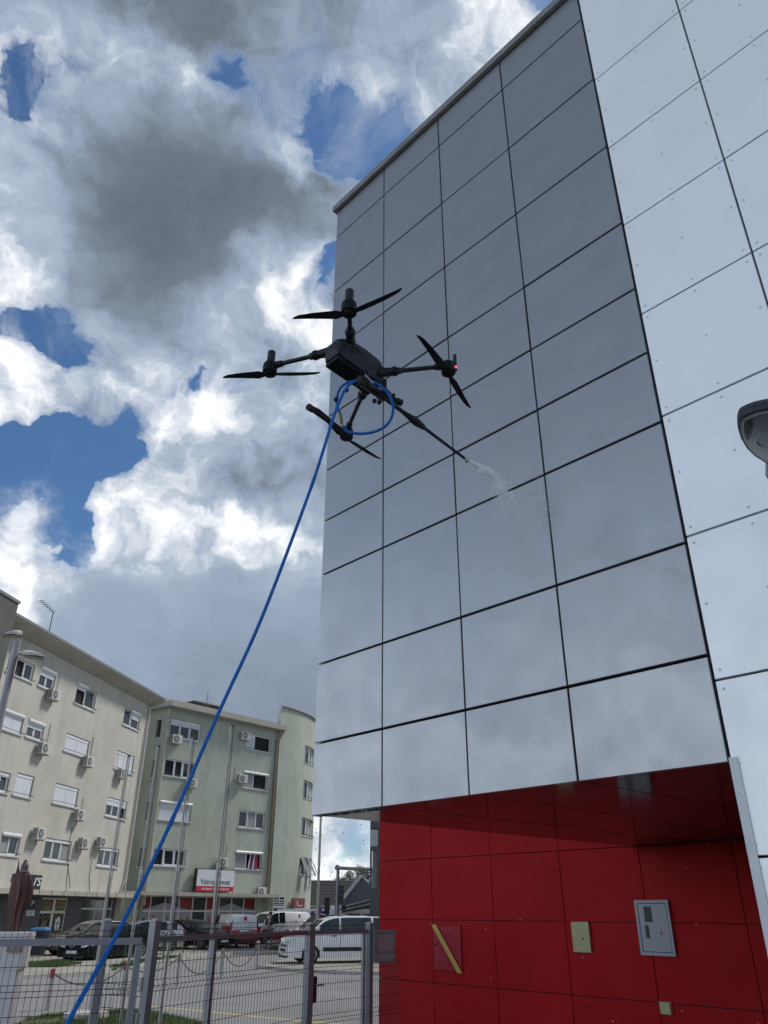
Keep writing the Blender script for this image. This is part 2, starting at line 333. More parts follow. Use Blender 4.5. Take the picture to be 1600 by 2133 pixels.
# ------------------------------------------------------------------ mesh helpers
class MB:
    def __init__(s): s.v = []; s.f = []; s.mi = []
    def add(s, vs, fs, mi=0):
        o = len(s.v); s.v += [tuple(v) for v in vs]; s.f += [tuple(i+o for i in f) for f in fs]; s.mi += [mi]*len(fs); return s
    def box(s, x0, x1, y0, y1, z0, z1, M=None, mi=0):
        vs = [Vector(p) for p in ((x0,y0,z0),(x1,y0,z0),(x1,y1,z0),(x0,y1,z0),(x0,y0,z1),(x1,y0,z1),(x1,y1,z1),(x0,y1,z1))]
        if M: vs = [M @ v for v in vs]
        return s.add(vs, [(0,3,2,1),(4,5,6,7),(0,1,5,4),(1,2,6,5),(2,3,7,6),(3,0,4,7)], mi)
    def panel(s, x0, x1, y, z0, z1, depth=.035, ch=.004, mi=0):
        # cassette facing -y : front at y, chamfered edges, sides run back
        a = [(x0+ch,y,z0+ch),(x1-ch,y,z0+ch),(x1-ch,y,z1-ch),(x0+ch,y,z1-ch)]
        b = [(x0,y+ch,z0),(x1,y+ch,z0),(x1,y+ch,z1),(x0,y+ch,z1)]
        c = [(x0,y+depth,z0),(x1,y+depth,z0),(x1,y+depth,z1),(x0,y+depth,z1)]
        f = [(0,1,2,3)]
        for i in range(4):
            j = (i+1)%4; f += [(4+i,4+j,j,i),(8+i,8+j,4+j,4+i)]
        f += [(11,10,9,8)]
        return s.add(a+b+c, f, mi)
    def tube(s, p0, p1, r0, r1=None, n=10, mi=0, cap=True):
        return s.poly([p0, p1], [r0, r0 if r1 is None else r1], n, mi, cap)
    def poly(s, pts, rad, n=10, mi=0, cap=True):
        pts = [Vector(p) for p in pts]
        if not isinstance(rad, (list, tuple)): rad = [rad]*len(pts)
        vs = []; prev = None
        for i, p in enumerate(pts):
            t = (pts[min(i+1,len(pts)-1)]-pts[max(i-1,0)]).normalized()
            if prev is None:
                a = Vector((0,0,1)) if abs(t.z) < .9 else Vector((1,0,0)); u = t.cross(a).normalized()
            else: u = (prev - t*prev.dot(t)).normalized()
            prev = u; v = t.cross(u)
            for k in range(n):
                an = 2*math.pi*k/n; vs.append(p + (u*math.cos(an)+v*math.sin(an))*rad[i])
        fs = []
        for i in range(len(pts)-1):
            for k in range(n):
                k2 = (k+1)%n; fs.append((i*n+k, i*n+k2, (i+1)*n+k2, (i+1)*n+k))
        if cap: fs += [tuple(range(n-1,-1,-1)), tuple((len(pts)-1)*n+k for k in range(n))]
        return s.add(vs, fs, mi)
    def rings(s, rings, close=True, mi=0, cap=True):
        n = len(rings[0]); vs = [p for r in rings for p in r]; fs = []
        for i in range(len(rings)-1):
            for k in range(n if close else n-1):
                k2 = (k+1)%n; fs.append((i*n+k, i*n+k2, (i+1)*n+k2, (i+1)*n+k))
        if cap and close: fs += [tuple(range(n-1,-1,-1)), tuple((len(rings)-1)*n+k for k in range(n))]
        return s.add(vs, fs, mi)
    def prism(s, pts, off, mi=0):
        pts = [Vector(p) for p in pts]; off = Vector(off); n = len(pts)
        return s.add(pts+[p+off for p in pts], [tuple(range(n)), tuple(range(2*n-1,n-1,-1))]+[(i, n+i, n+(i+1)%n, (i+1)%n) for i in range(n)], mi)
    def ball(s, c, r, n=10, sc=(1,1,1), mi=0):
        c = Vector(c); rs = []
        for i in range(n//2+1):
            a = math.pi*i/(n//2); rr = max(.02, math.sin(a))
            rs.append([c+Vector((math.cos(2*math.pi*k/n)*rr*r*sc[0], math.sin(2*math.pi*k/n)*rr*r*sc[1], -math.cos(a)*r*sc[2])) for k in range(n)])
        return s.rings(rs, mi=mi)
    def mesh(s, name, mats, smooth=False):
        me = bpy.data.meshes.new(name); me.from_pydata(s.v, [], s.f)
        for m_ in (mats if isinstance(mats, (list, tuple)) else [mats]): me.materials.append(m_)
        me.polygons.foreach_set('material_index', s.mi)
        bm = bmesh.new(); bm.from_mesh(me); bmesh.ops.recalc_face_normals(bm, faces=bm.faces); bm.to_mesh(me); bm.free()
        if smooth:
            me.polygons.foreach_set('use_smooth', [True]*len(me.polygons))
            try: me.set_sharp_from_angle(angle=R(38))
            except Exception: pass
        me.update(); return me
    def build(s, name, mats, parent=None, smooth=False, **kw):
        o = bpy.data.objects.new(name, s.mesh(name, mats, smooth)); COL.objects.link(o)
        if parent: o.parent = parent
        for k, v in kw.items(): o[k] = v
        return o
def link(name, me, parent=None, loc=None, **kw):
    o = bpy.data.objects.new(name, me); COL.objects.link(o)
    if parent: o.parent = parent
    if loc is not None: o.location = loc
    for k, v in kw.items(): o[k] = v
    return o
def thing(name, label, cat, loc=(0,0,0), rz=0.0, group=None, M=None):
    o = bpy.data.objects.new(name, None); COL.objects.link(o)
    if M is not None: o.matrix_world = M
    else: o.location = loc; o.rotation_euler = (0, 0, rz)
    o['label'] = label; o['category'] = cat
    if group: o['group'] = group
    o.empty_display_size = .2
    return o
def tag(o, label, cat, group=None):
    o['label'] = label; o['category'] = cat
    if group: o['group'] = group
    return o
def copy_tree(o, parent=None):
    c = o.copy(); COL.objects.link(c)
    if parent: c.parent = parent
    for ch in list(o.children): copy_tree(ch, c)
    return c
def text_mesh(body, size, mat_, extrude=.004, align='CENTER', shear=0, sx=1.0):
    cu = bpy.data.curves.new('t', 'FONT'); cu.body = body; cu.size = size; cu.extrude = extrude; cu.align_x = align; cu.align_y = 'CENTER'; cu.shear = shear
    ob = bpy.data.objects.new('t', cu); COL.objects.link(ob)
    dg = bpy.context.evaluated_depsgraph_get(); me = bpy.data.meshes.new_from_object(ob.evaluated_get(dg))
    bpy.data.objects.remove(ob); me.materials.clear(); me.materials.append(mat_)
    for v in me.vertices: v.co = Vector((v.co.x*sx, -v.co.z, v.co.y))     # stands up, faces -y
    return me

class Frame:
    """vertical plane; local x to the right in view, y away from the viewer, z up from the ground"""
    def __init__(s, O, az):
        s.O = Vector(O); s.az = az; s.d = Vector((math.sin(az), math.cos(az), 0)); s.rz = math.pi/2-az
        s.back = Vector((-s.d.y, s.d.x, 0))
        s.M = Matrix.Translation(s.O) @ Matrix.Rotation(s.rz, 4, 'Z')
    def uz(s, px, py, off=0.0):
        r = ray(px, py); P0 = s.O + s.back*off
        t = (P0-C0).dot(s.back)/r.dot(s.back); P = C0 + r*t
        return (P-s.O).dot(s.d), P.z
    def w(s, u, y, z): return s.M @ Vector((u, y, z))

def wall_holes(mb, u0, u1, z0, z1, holes, y=0.0, depth=.2, mi=0):
    us = sorted({u0, u1, *[h[0] for h in holes], *[h[1] for h in holes]}); zs = sorted({z0, z1, *[h[2] for h in holes], *[h[3] for h in holes]})
    us = [u for u in us if u0 <= u <= u1]; zs = [z for z in zs if z0 <= z <= z1]
    for i in range(len(us)-1):
        for j in range(len(zs)-1):
            cu, cz = (us[i]+us[i+1])/2, (zs[j]+zs[j+1])/2
            if any(h[0] < cu < h[1] and h[2] < cz < h[3] for h in holes): continue
            mb.add([(us[i],y,zs[j]),(us[i+1],y,zs[j]),(us[i+1],y,zs[j+1]),(us[i],y,zs[j+1])], [(0,1,2,3)], mi)
    for a, b, c, d in holes:
        mb.add([(a,y,c),(b,y,c),(b,y,d),(a,y,d),(a,y+depth,c),(b,y+depth,c),(b,y+depth,d),(a,y+depth,d)], [(0,4,5,1),(1,5,6,2),(2,6,7,3),(3,7,4,0)], mi)
    return mb

# ================================================================== GROUND
def flat(name, pts, z, m_, **kw):
    mb = MB(); mb.add([(p[0], p[1], z) for p in pts], [tuple(range(len(pts)))]); return mb.build(name, m_, **kw)
S_ = {'kind': 'structure'}
ns = 48
g = MB(); rr = [2, 12, 40, 120, 500, 3000]
vs_ = [(0, 30, 0)]; fs_ = []
for r_ in rr: vs_ += [(r_*math.cos(2*math.pi*k/ns), 30+r_*math.sin(2*math.pi*k/ns), 0) for k in range(ns)]
for k in range(ns): fs_.append((0, 1+k, 1+(k+1) % ns))
for i in range(len(rr)-1):
    for k in range(ns): fs_.append((1+i*ns+k, 1+(i+1)*ns+k, 1+(i+1)*ns+(k+1) % ns, 1+i*ns+(k+1) % ns))
g.add(vs_, fs_); g.build('road', M_ASPH, kind='structure')
def gp(px, py, z=0.0): p = on_ground(px, py, z); return (p.x, p.y)
# far pavement in front of the flats, a slab with a kerb
edge = [gp(-500, 2046), gp(40, 2040), gp(190, 2031), gp(330, 2006), gp(480, 1989), gp(600, 1986), gp(640, 1988)]
slab = edge + [(-2, 62), (4, 95), (-60, 95), (-75, 30)]
mb = MB(); mb.prism([(x, y, .0) for x, y in slab], (0, 0, .10)); mb.build('pavement', M_CONC, kind='structure')
mb = MB()
for a_, b_ in zip(edge[:-1], edge[1:]):
    a_, b_ = Vector((*a_, 0)), Vector((*b_, 0)); L_ = (b_-a_).length; n_ = max(1, int(L_/1.0)); dd = (b_-a_)/n_
    side = Vector((dd.y, -dd.x, 0)).normalized()
    for i in range(n_):
        p = a_+dd*i; q = a_+dd*(i+.985)
        mb.prism([p+side*.13, q+side*.13, q+side*.001, p+side*.001], (0, 0, .115))
kerb = mb.build('kerb', M_KERB, kind='structure')
# traffic island under the white van
isl = [gp(540, 2016), gp(600, 2023), gp(700, 2029), gp(800, 2031), gp(980, 2030), gp(980, 1993), gp(700, 1993), gp(600, 1996)]
mb = MB(); mb.prism([(x, y, 0) for x, y in isl], (0, 0, .05)); mb.build('pavement', M_CONC, kind='structure')
mb = MB()
for a_, b_ in zip(isl[:4], isl[1:5]):
    a_, b_ = Vector((*a_, 0)), Vector((*b_, 0)); side = Vector(((b_-a_).y, -(b_-a_).x, 0)).normalized()
    mb.prism([a_+side*.12, b_+side*.12, b_, a_], (0, 0, .10))
mb.build('kerb', M_KERB, kind='structure')
# yellow line
P = [gp(300, 2096), gp(400, 2104), gp(540, 2119), gp(660, 2130), gp(800, 2141), gp(1000, 2160)]
mb = MB()
for a_, b_ in zip(P[:-1], P[1:]):
    a_, b_ = Vector((*a_, .004)), Vector((*b_, .004)); side = Vector((-(b_-a_).y, (b_-a_).x, 0)).normalized()*.055
    mb.add([a_-side, b_-side, b_+side, a_+side], [(0, 1, 2, 3)])
mb.build('road_marking', M_YLINE, kind='structure')
# near verge with grass
verge = [gp(57, 2127), gp(80, 2119), gp(130, 2114), gp(205, 2111), gp(290, 2108), gp(325, 2112), gp(411, 2131), gp(520, 2160), (2.2, 7.5), (-6.5, 7.5)]
mb = MB(); mb.prism([(x, y, 0) for x, y in verge], (0, 0, .03)); mb.build('verge', M_SOIL, kind='structure')
mb = MB()
for i in range(5):
    a_, b_ = Vector((*verge[i], 0)), Vector((*verge[i+1], 0)); side = Vector((-(b_-a_).y, (b_-a_).x, 0)).normalized()
    mb.prism([a_-side*.09, b_-side*.09, b_, a_], (0, 0, .075))
mb.build('kerb', M_KERB, kind='structure')
# round concrete footing let into the verge
mb = MB(); c_ = Vector((*gp(178, 2124), 0)); mb.rings([[c_+Vector((.42*math.cos(t*math.pi/12), .42*math.sin(t*math.pi/12), z)) for t in range(24)] for z in (.03, .12)])
tag(mb.build('concrete_footing', M_KERB), 'round grey concrete footing set in the grass behind the gate', 'footing')

def inpoly(x, y, P):
    r = False; j = len(P)-1
    for i in range(len(P)):
        if (P[i][1] > y) != (P[j][1] > y) and x < (P[j][0]-P[i][0])*(y-P[i][1])/(P[j][1]-P[i][1])+P[i][0]: r = not r
        j = i
    return r
def grass(name, poly, z, n, h=.06, wd=.006):
    xs = [p[0] for p in poly]; ys = [p[1] for p in poly]; mb = MB(); k = 0; t = 0
    while k < n and t < n*12:
        t += 1; x = random.uniform(min(xs), max(xs)); y = random.uniform(min(ys), max(ys))
        if not inpoly(x, y, poly): continue
        if mnoise.noise(Vector((x*.9, y*.9, 3))) < -.25: continue
        k += 1; a = random.uniform(0, 6.28); hh = h*random.uniform(.4, 1.3); lx, ly = random.uniform(-.5, .5)*hh, random.uniform(-.5, .5)*hh
        ca, sa = math.cos(a)*wd, math.sin(a)*wd
        mb.add([(x-ca, y-sa, z), (x+ca, y+sa, z), (x+lx*.5+ca*.6, y+ly*.5+sa*.6, z+hh*.6), (x+lx, y+ly, z+hh)], [(0, 1, 2), (0, 2, 3)])
    return mb.build(name, M_GRASS, kind='stuff')
grass('grass', [v for v in verge[:8]]+[(1.0, 11.2), (-6, 11.2)], .03, 26000)
gp2 = [gp(560, 1983), gp(565, 1978), gp(600, 1975), gp(628, 1977), gp(630, 1985), gp(590, 1987)]
grass('grass', gp2, .10, 2500, .09, .014)
grass('grass', [gp(56, 2012), gp(130, 2008), gp(170, 2014), gp(120, 2022), gp(58, 2022)], .10, 3500, .09, .01)
grass('grass', [gp(225, 2024), gp(260, 2012), gp(345, 1999), gp(370, 2000), gp(300, 2012), gp(232, 2030)], .10, 3500, .10, .01)

# ================================================================== CLAD BUILDING
DW = 4.5; KS = DW/6.5; AZF = R(42.7786)
nrm = Vector((math.cos(AZF), math.sin(AZF), 0))
FR = Frame(nrm*DW, math.pi-AZF)          # facade plane, x runs towards the viewer's right
assert FR.back.dot(nrm) > .99
UC = [-c*DW for c in (1.29115548, 1.08431018, .87460965, .66439851, .43743919)]
ZR = [r*DW+CAMH for r in (1.75887889, 1.54618636, 1.33417512, 1.12318122, .96264586, .82193021, .68366637, .47349596, .30610792, .16802042)]
ZSOF = ZR[-1]; ZTOP = FR.uz(1041, 131)[1]
clad = thing('clad_building', 'tall office block clad in glossy grey and rivetted silver metal panels over a red recess', 'building', M=FR.M)
HG, VG = .019, .015
rows = [ZTOP+.012]+ZR
for r_ in range(len(rows)-1):
    for c_ in range(4):
        x0 = UC[c_]+(0 if c_ == 0 else VG/2); x1 = UC[c_+1]-(VG/2 if c_ < 3 else .013)
        z1 = rows[r_]-(HG/2 if r_ else 0); z0 = rows[r_+1]+(HG/2 if r_ < len(rows)-2 else 0)
        mb = MB(); jy = random.uniform(-.0015, .0015); mb.panel(x0, x1, jy, z0, z1, .035, .003); tx, tz = random.uniform(-.0028, .0028), random.uniform(-.0022, .0022); mb.v = [(x, y+tx*(x-(x0+x1)/2)+tz*(z-(z0+z1)/2), z) for x, y, z in mb.v]
        o = mb.build('metal_panel', M_GREY, clad)
# silver panels with rivets
ly = [41, 166.5, 308.5, 469.5, 655, 867, 1118, 1417, 1785]
lx = [1214.5, 1240, 1268, 1299, 1336, 1380, 1431, 1493, 1577]
LZ = [FR.uz(x, y)[1] for x, y in zip(lx, ly)]
step = (LZ[0]-LZ[7])/7
LZ = [LZ[0]+2*step, LZ[0]+step] + LZ; LZ = [z for z in LZ if z < ZTOP+.3] + [LZ[-1]-step*1.0, LZ[-1]-2*step, .0]
LZ = sorted({round(z, 3) for z in LZ if z >= 0}, reverse=True)
u5 = sum(FR.uz(*p)[0] for p in [(1415, 24), (1458.5, 166), (1508, 331), (1565, 525)])/4
wd = u5-UC[4]; LU = [UC[4]+.008, u5, u5+wd, u5+2*wd, u5+3*wd]
riv = MB()
for i in range(len(LZ)-1):
    for c_ in range(4):
        x0 = LU[c_]+(0 if c_ == 0 else .007); x1 = LU[c_+1]-.007; z1 = (ZTOP+.012 if i == 0 else LZ[i]-.007); z0 = LZ[i+1]+.007
        if z1-z0 < .1: continue
        mb = MB(); mb.panel(x0, x1, random.uniform(-.001, .001), z0, z1, .03, .002); mb.build('silver_panel', M_SILVER, clad)
        for fx in (x0+.04, (x0+x1)/2, x1-.04):
            for fz in (z0+.05, (z0+z1)/2, z1-.05):
                n_ = 8; q = [[Vector((fx+rad*math.cos(t*6.2832/n_), -.002-hh, fz+rad*math.sin(t*6.2832/n_))) for t in range(n_)] for rad, hh in ((.0085, 0), (.0075, .0025), (.003, .0045))]
                riv.rings(q, cap=False); riv.add(q[-1], [tuple(range(n_))])
riv.build('rivets', mat('rivet_steel', (.58, .61, .64), .4, .6), clad, kind='stuff')
# dark substructure behind the open joints
DEPTH = 7.7*KS
mb = MB(); mb.box(UC[0]+.05, LU[-1], .055, DEPTH-.05, ZSOF+.05, ZTOP)
mb.box(UC[4]+.03, LU[-1], .04, DEPTH+.4, 0, ZSOF+.05)
mb.build('wall_core', M_BLACK, clad)
# end wall seen from other sides
mb = MB()
for z1, z0 in zip(rows[:-1], rows[1:]):
    for k in range(5): mb.box(UC[0], UC[0]+.03, .05+k*1.53*KS, .05+k*1.53*KS+1.515*KS, z0+HG/2, z1-HG/2)
mb.build('end_panels', M_GREY, clad, kind='stuff')
# parapet cap
mb = MB(); mb.box(UC[0]-.04, LU[-1], -.05, .25, ZTOP+.02, ZTOP+.115); mb.box(UC[0]-.04, UC[0]+.3, .25, DEPTH, ZTOP+.02, ZTOP+.115); mb.build('parapet_cap', M_CAP, clad)
mb = MB(); mb.box(UC[0]+.02, LU[-1], -.004, .04, ZTOP+.0, ZTOP+.02); mb.build('cap_joint', M_BLACK, clad)
# corner trim of the silver leg
mb = MB(); mb.box(UC[4]+.002, UC[4]+.050, -.008, -.003, 0, ZSOF+.02); mb.box(UC[4]-.002, UC[4]+.002, -.008, .4, 0, ZSOF+.02); mb.build('corner_trim', M_TRIM, clad)
# soffit panels: long boards parallel to the facade, cross joints under the facade joints
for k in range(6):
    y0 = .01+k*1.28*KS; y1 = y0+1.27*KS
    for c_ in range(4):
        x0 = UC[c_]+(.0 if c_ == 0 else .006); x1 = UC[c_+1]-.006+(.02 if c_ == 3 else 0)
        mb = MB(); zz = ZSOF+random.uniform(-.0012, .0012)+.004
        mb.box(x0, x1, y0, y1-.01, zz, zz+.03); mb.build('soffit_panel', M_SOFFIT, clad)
# red wall
FD = DEPTH
RF = Frame(FR.w(0, FD, 0), FR.az)
ru = [RF.uz(*p)[0] for p in [(789.5, 1850), (903, 1918), (1031, 1918), (1178.8, 1918), (1349.5, 1918)]]
rwid = (ru[4]-ru[0])/4; RU = [ru[0]] + [ru[0]+rwid*k for k in range(1, 12)]
rz = [RF.uz(1031, 1780.4)[1], RF.uz(1031, 1918)[1], RF.uz(1031, 2058.7)[1]]
st = rz[0]-rz[1]; RZ = [rz[0]+st*k for k in range(9, 0, -1)] + rz + [rz[2]-st, rz[2]-2*st]
RZ = [z for z in RZ if z > 0] + [0.0]
for i in range(len(RZ)-1):
    for c_ in range(7):
        if RZ[i+1] > ZSOF+.15 and RU[c_] > UC[0]+1.0: continue
        mb = MB(); mb.panel(RU[c_]+.005, RU[c_+1]-.005, FD+random.uniform(-.001, .001), RZ[i+1]+.005, RZ[i]-.005, .03, .002); mb.build('red_panel', M_RED, clad)
mb = MB(); mb.box(RU[0]+.04, LU[-1], FD+.035, FD+6, 0, RZ[0]); mb.build('wall_core', M_BLACK, clad)
mb = MB()
for i in range(len(RZ)-1):
    for k in range(5): mb.box(RU[0], RU[0]+.03, FD+.035+k*1.1, FD+.035+k*1.1+1.09, RZ[i+1]+.005, RZ[i]-.005)
mb.build('red_end_panels', M_RED, clad, kind='stuff')

mb = MB(); mb.box(UC[0]-.2, LU[-1], .1, DEPTH-.01, 0, .02, FR.M); mb.build('added_dark_slab', mat('bounce_damper', (.05, .05, .05), .8, var=.2), kind='structure')  # unseen dark slab, added to cut bounce light in the red recess
def on_red(name, q, label, cat, th, m_, y0=None):
    """flat box on the red wall from two opposite corners in the photograph"""
    (ua, za), (ub, zb) = RF.uz(*q[0]), RF.uz(*q[1])
    t = thing(name, label, cat, M=FR.M @ Matrix.Translation(((ua+ub)/2, FD, min(za, zb))))
    return t, abs(ub-ua)/2, abs(zb-za)
# electricity cabinet
t, hw, h = on_red('electricity_cabinet', ((1325, 1932), (1408, 1932)), 'grey steel electricity cabinet with red lightning mark high on the dark red wall', 'cabinet', .05, M_CABW)
zt = RF.uz(1358, 1875)[1]; zb = RF.uz(1374, 1991)[1]; hw *= .86; h = zt-zb
t.matrix_world = FR.M @ Matrix.Translation(((RF.uz(1366, 1932)[0]), FD, zb))
mb = MB(); mb.box(-hw, hw, -.035, -.004, 0, .035); mb.box(-hw, hw, -.035, -.004, h-.035, h); mb.box(-hw, -hw+.035, -.035, -.004, .035, h-.035); mb.box(hw-.035, hw, -.035, -.004, .035, h-.035); mb.build('frame', M_CABW, t)
mb = MB(); mb.box(-hw+.043, hw-.043, -.031, -.006, .043, h-.043); door = mb.build('door', M_CABW, t)
mb = MB(); mb.box(-hw+.035, hw-.035, -.021, -.005, .035, h-.035); mb.build('door_gap', M_BLACK, t)
mb = MB(); mb.box(-hw+.12, -hw+.22, -.036, -.031, h*.60, h*.88); mb.build('dark_sticker', M_IRON, door)
mb = MB(); mb.box(-hw+.11, -hw+.15, -.042, -.031, h*.31, h*.54); mb.build('handle', M_IRON, door)
zc = h*.39; mb = MB(); xs = .08
mb.prism([(xs+.016,-.0315,zc+.055),(xs-.016,-.0315,zc+.0),(xs+.001,-.0315,zc+.0),(xs-.008,-.0315,zc-.055),(xs+.024,-.0315,zc+.016),(xs+.006,-.0315,zc+.016)], (0, -.002, 0)); mb.build('lightning_mark', M_SIGNR, door)
t, hw, h = on_red('cover_plate', ((1194, 1950), (1231, 1950)), 'cream cover plate on the red wall left of the electricity cabinet', 'plate', .03, M_CABY)
zb = RF.uz(1214, 1984)[1]; h = RF.uz(1210, 1920)[1]-zb; t.matrix_world = FR.M @ Matrix.Translation((RF.uz(1213, 1952)[0], FD, zb))
mb = MB(); mb.panel(-hw, hw, -.035, 0, h, .03, .006); mb.build('plate', M_CABY, t)
mb = MB(); mb.ball((hw*.25, -.036, h*.45), .012, 8); mb.build('screw', M_IRON, t)
t, hw, h = on_red('junction_box', ((1378, 2100), (1400, 2100)), 'small square cream junction box low on the red wall', 'box', .03, M_CABY)
zb = RF.uz(1390, 2113)[1]; h = RF.uz(1388, 2088.5)[1]-zb; t.matrix_world = FR.M @ Matrix.Translation((RF.uz(1389, 2101)[0], FD, zb))
mb = MB(); mb.panel(-hw, hw, -.04, 0, h, .035, .006); mb.build('lid', M_CABY, t)
mb = MB(); mb.panel(-hw-.006, hw+.006, -.018, -.006, h+.006, .014, .002); mb.build('base', M_CABY, t)
# gas hatch with tape
t, hw, h = on_red('gas_hatch', ((904, 1975), (962, 1975)), 'red vented gas hatch crossed by a diagonal yellow tape', 'hatch', .03, M_RED)
zb = RF.uz(935, 2022)[1]; h = RF.uz(932, 1928)[1]-zb; t.matrix_world = FR.M @ Matrix.Translation((RF.uz(933, 1975)[0], FD, zb))
M_HATCH = mat('hatch_red', (.30, .010, .022), .5, spec=.25, var=.06)
mb = MB(); mb.panel(-hw, hw, -.022, 0, h, .018, .004); dr = mb.build('door', M_HATCH, t)
mb = MB()
for zz in (.08, .11, .14, h-.10, h-.13, h-.16): mb.prism([(-.02, -.024, zz), (.09, -.024, zz), (.09, -.032, zz+.004), (-.02, -.032, zz+.004)], (0, .003, .011))
mb.build('vent_slats', M_HATCH, dr, kind='stuff')
mb = MB(); mb.ball((-hw+.06, -.026, h*.55), .018, 8); mb.build('lock', M_IRON, dr)
mb = MB(); mb.prism([(-hw-.012, -.038, h+.012), (-hw+.085, -.038, h+.012), (hw+.02, -.038, -.02), (hw-.075, -.038, -.02)], (0, -.003, 0)); mb.build('tape', M_TAPE, t)

# water dripping from the soffit and droplets on it
mb = MB()
for (px, py) in [(683,1724),(703,1716),(715,1735),(752,1718),(757,1752),(758,1759),(676,1801),(655,1803),(691,1817),(688,1824),(658,1727),(659,1734),(658,1769),(670,1740),(666,1815),(730,1790)]:
    mb.ball(at_dist(px, py, 6.6), .0045, 6)
for i in range(420):
    u = UC[0]+.03+random.random()*.93; mb.ball(FR.w(u, random.random()**2*.11+.008, ZSOF-.002-random.random()*.006), random.uniform(.003, .0075), 6)
mb.build('water_drops', mat('water_drop', (.05, .055, .06), .15), kind='stuff')

# ================================================================== AIR CONDITIONERS, WINDOWS
def ac_meshes():
    W, D, H = .80, .30, .56
    h = MB(); h.panel(-W/2, W/2, -D-.1, 0, H, D, .02)
    g_ = MB(); cx, cz, r = -.10, H/2, .225
    ring = [[Vector((cx+q*math.cos(t*.3142), y, cz+q*math.sin(t*.3142))) for t in range(20)] for q, y in ((r, -D-.108), (r-.02, -D-.112))]
    g_.rings(ring, cap=False); g_.add([Vector((cx+(r-.02)*math.cos(t*.3142), -D-.104, cz+(r-.02)*math.sin(t*.3142))) for t in range(20)], [tuple(range(20))])
    f_ = MB()
    for rr_ in (.06, .11, .16): 
        a = [[Vector((cx+q*math.cos(t*.3927), -D-.114, cz+q*math.sin(t*.3927))) for t in range(16)] for q in (rr_, rr_-.012)]; f_.rings(a, cap=False)
    for t in range(4):
        a = t*math.pi/4; f_.box(-r+.02, r-.02, -.003, .003, -.005, .005, Matrix.Translation((cx, -D-.113, cz)) @ Matrix.Rotation(a, 4, 'Y'))
    f_.ball((cx, -D-.112, cz), .045, 10, (1, .3, 1))
    s_ = MB()
    for i in range(7):
        for j in range(2): s_.box(-W/2-.004, -W/2+.002, -D-.07+j*.13, -D+.03+j*.13, .06+i*.065, .10+i*.065)
    br = MB()
    for x in (-.28, .28): br.box(x-.02, x+.02, -D-.12, 0, -.045, -.002); br.box(x-.02, x+.02, -.03, 0, -.28, -.045)
    return [('housing', h.mesh('ac_housing', M_ACW)), ('fan_opening', g_.mesh('ac_fan_opening', M_ACD)), ('fan_guard', f_.mesh('ac_fan_guard', M_ACW)), ('side_vents', s_.mesh('ac_side_vents', M_ACD)), ('brackets', br.mesh('ac_bracket', M_PIPE))]
AC = ac_meshes()
def air_con(F, px, py, label, sc=1.0, pipe=None):
    u, z = F.uz(px, py)
    t = thing('air_conditioner', label, 'air conditioner', M=F.M @ Matrix.Translation((u, 0, z-.28*sc)) @ Matrix.Diagonal((sc, sc, sc, 1)), group='air conditioners on the apartment walls')
    for n_, me in AC:
        oo = link(n_, me, t)
        if n_ in ('brackets', 'side_vents', 'fan_guard'): oo['kind'] = 'stuff'
    if pipe:
        up, side = pipe; mb = MB(); mb.poly([(side*.38, -.12, .3), (side*.47, -.06, .45), (side*.50, -.04, up)], .022, 6); mb.build('pipe_cover', M_PIPE, t)
    return t

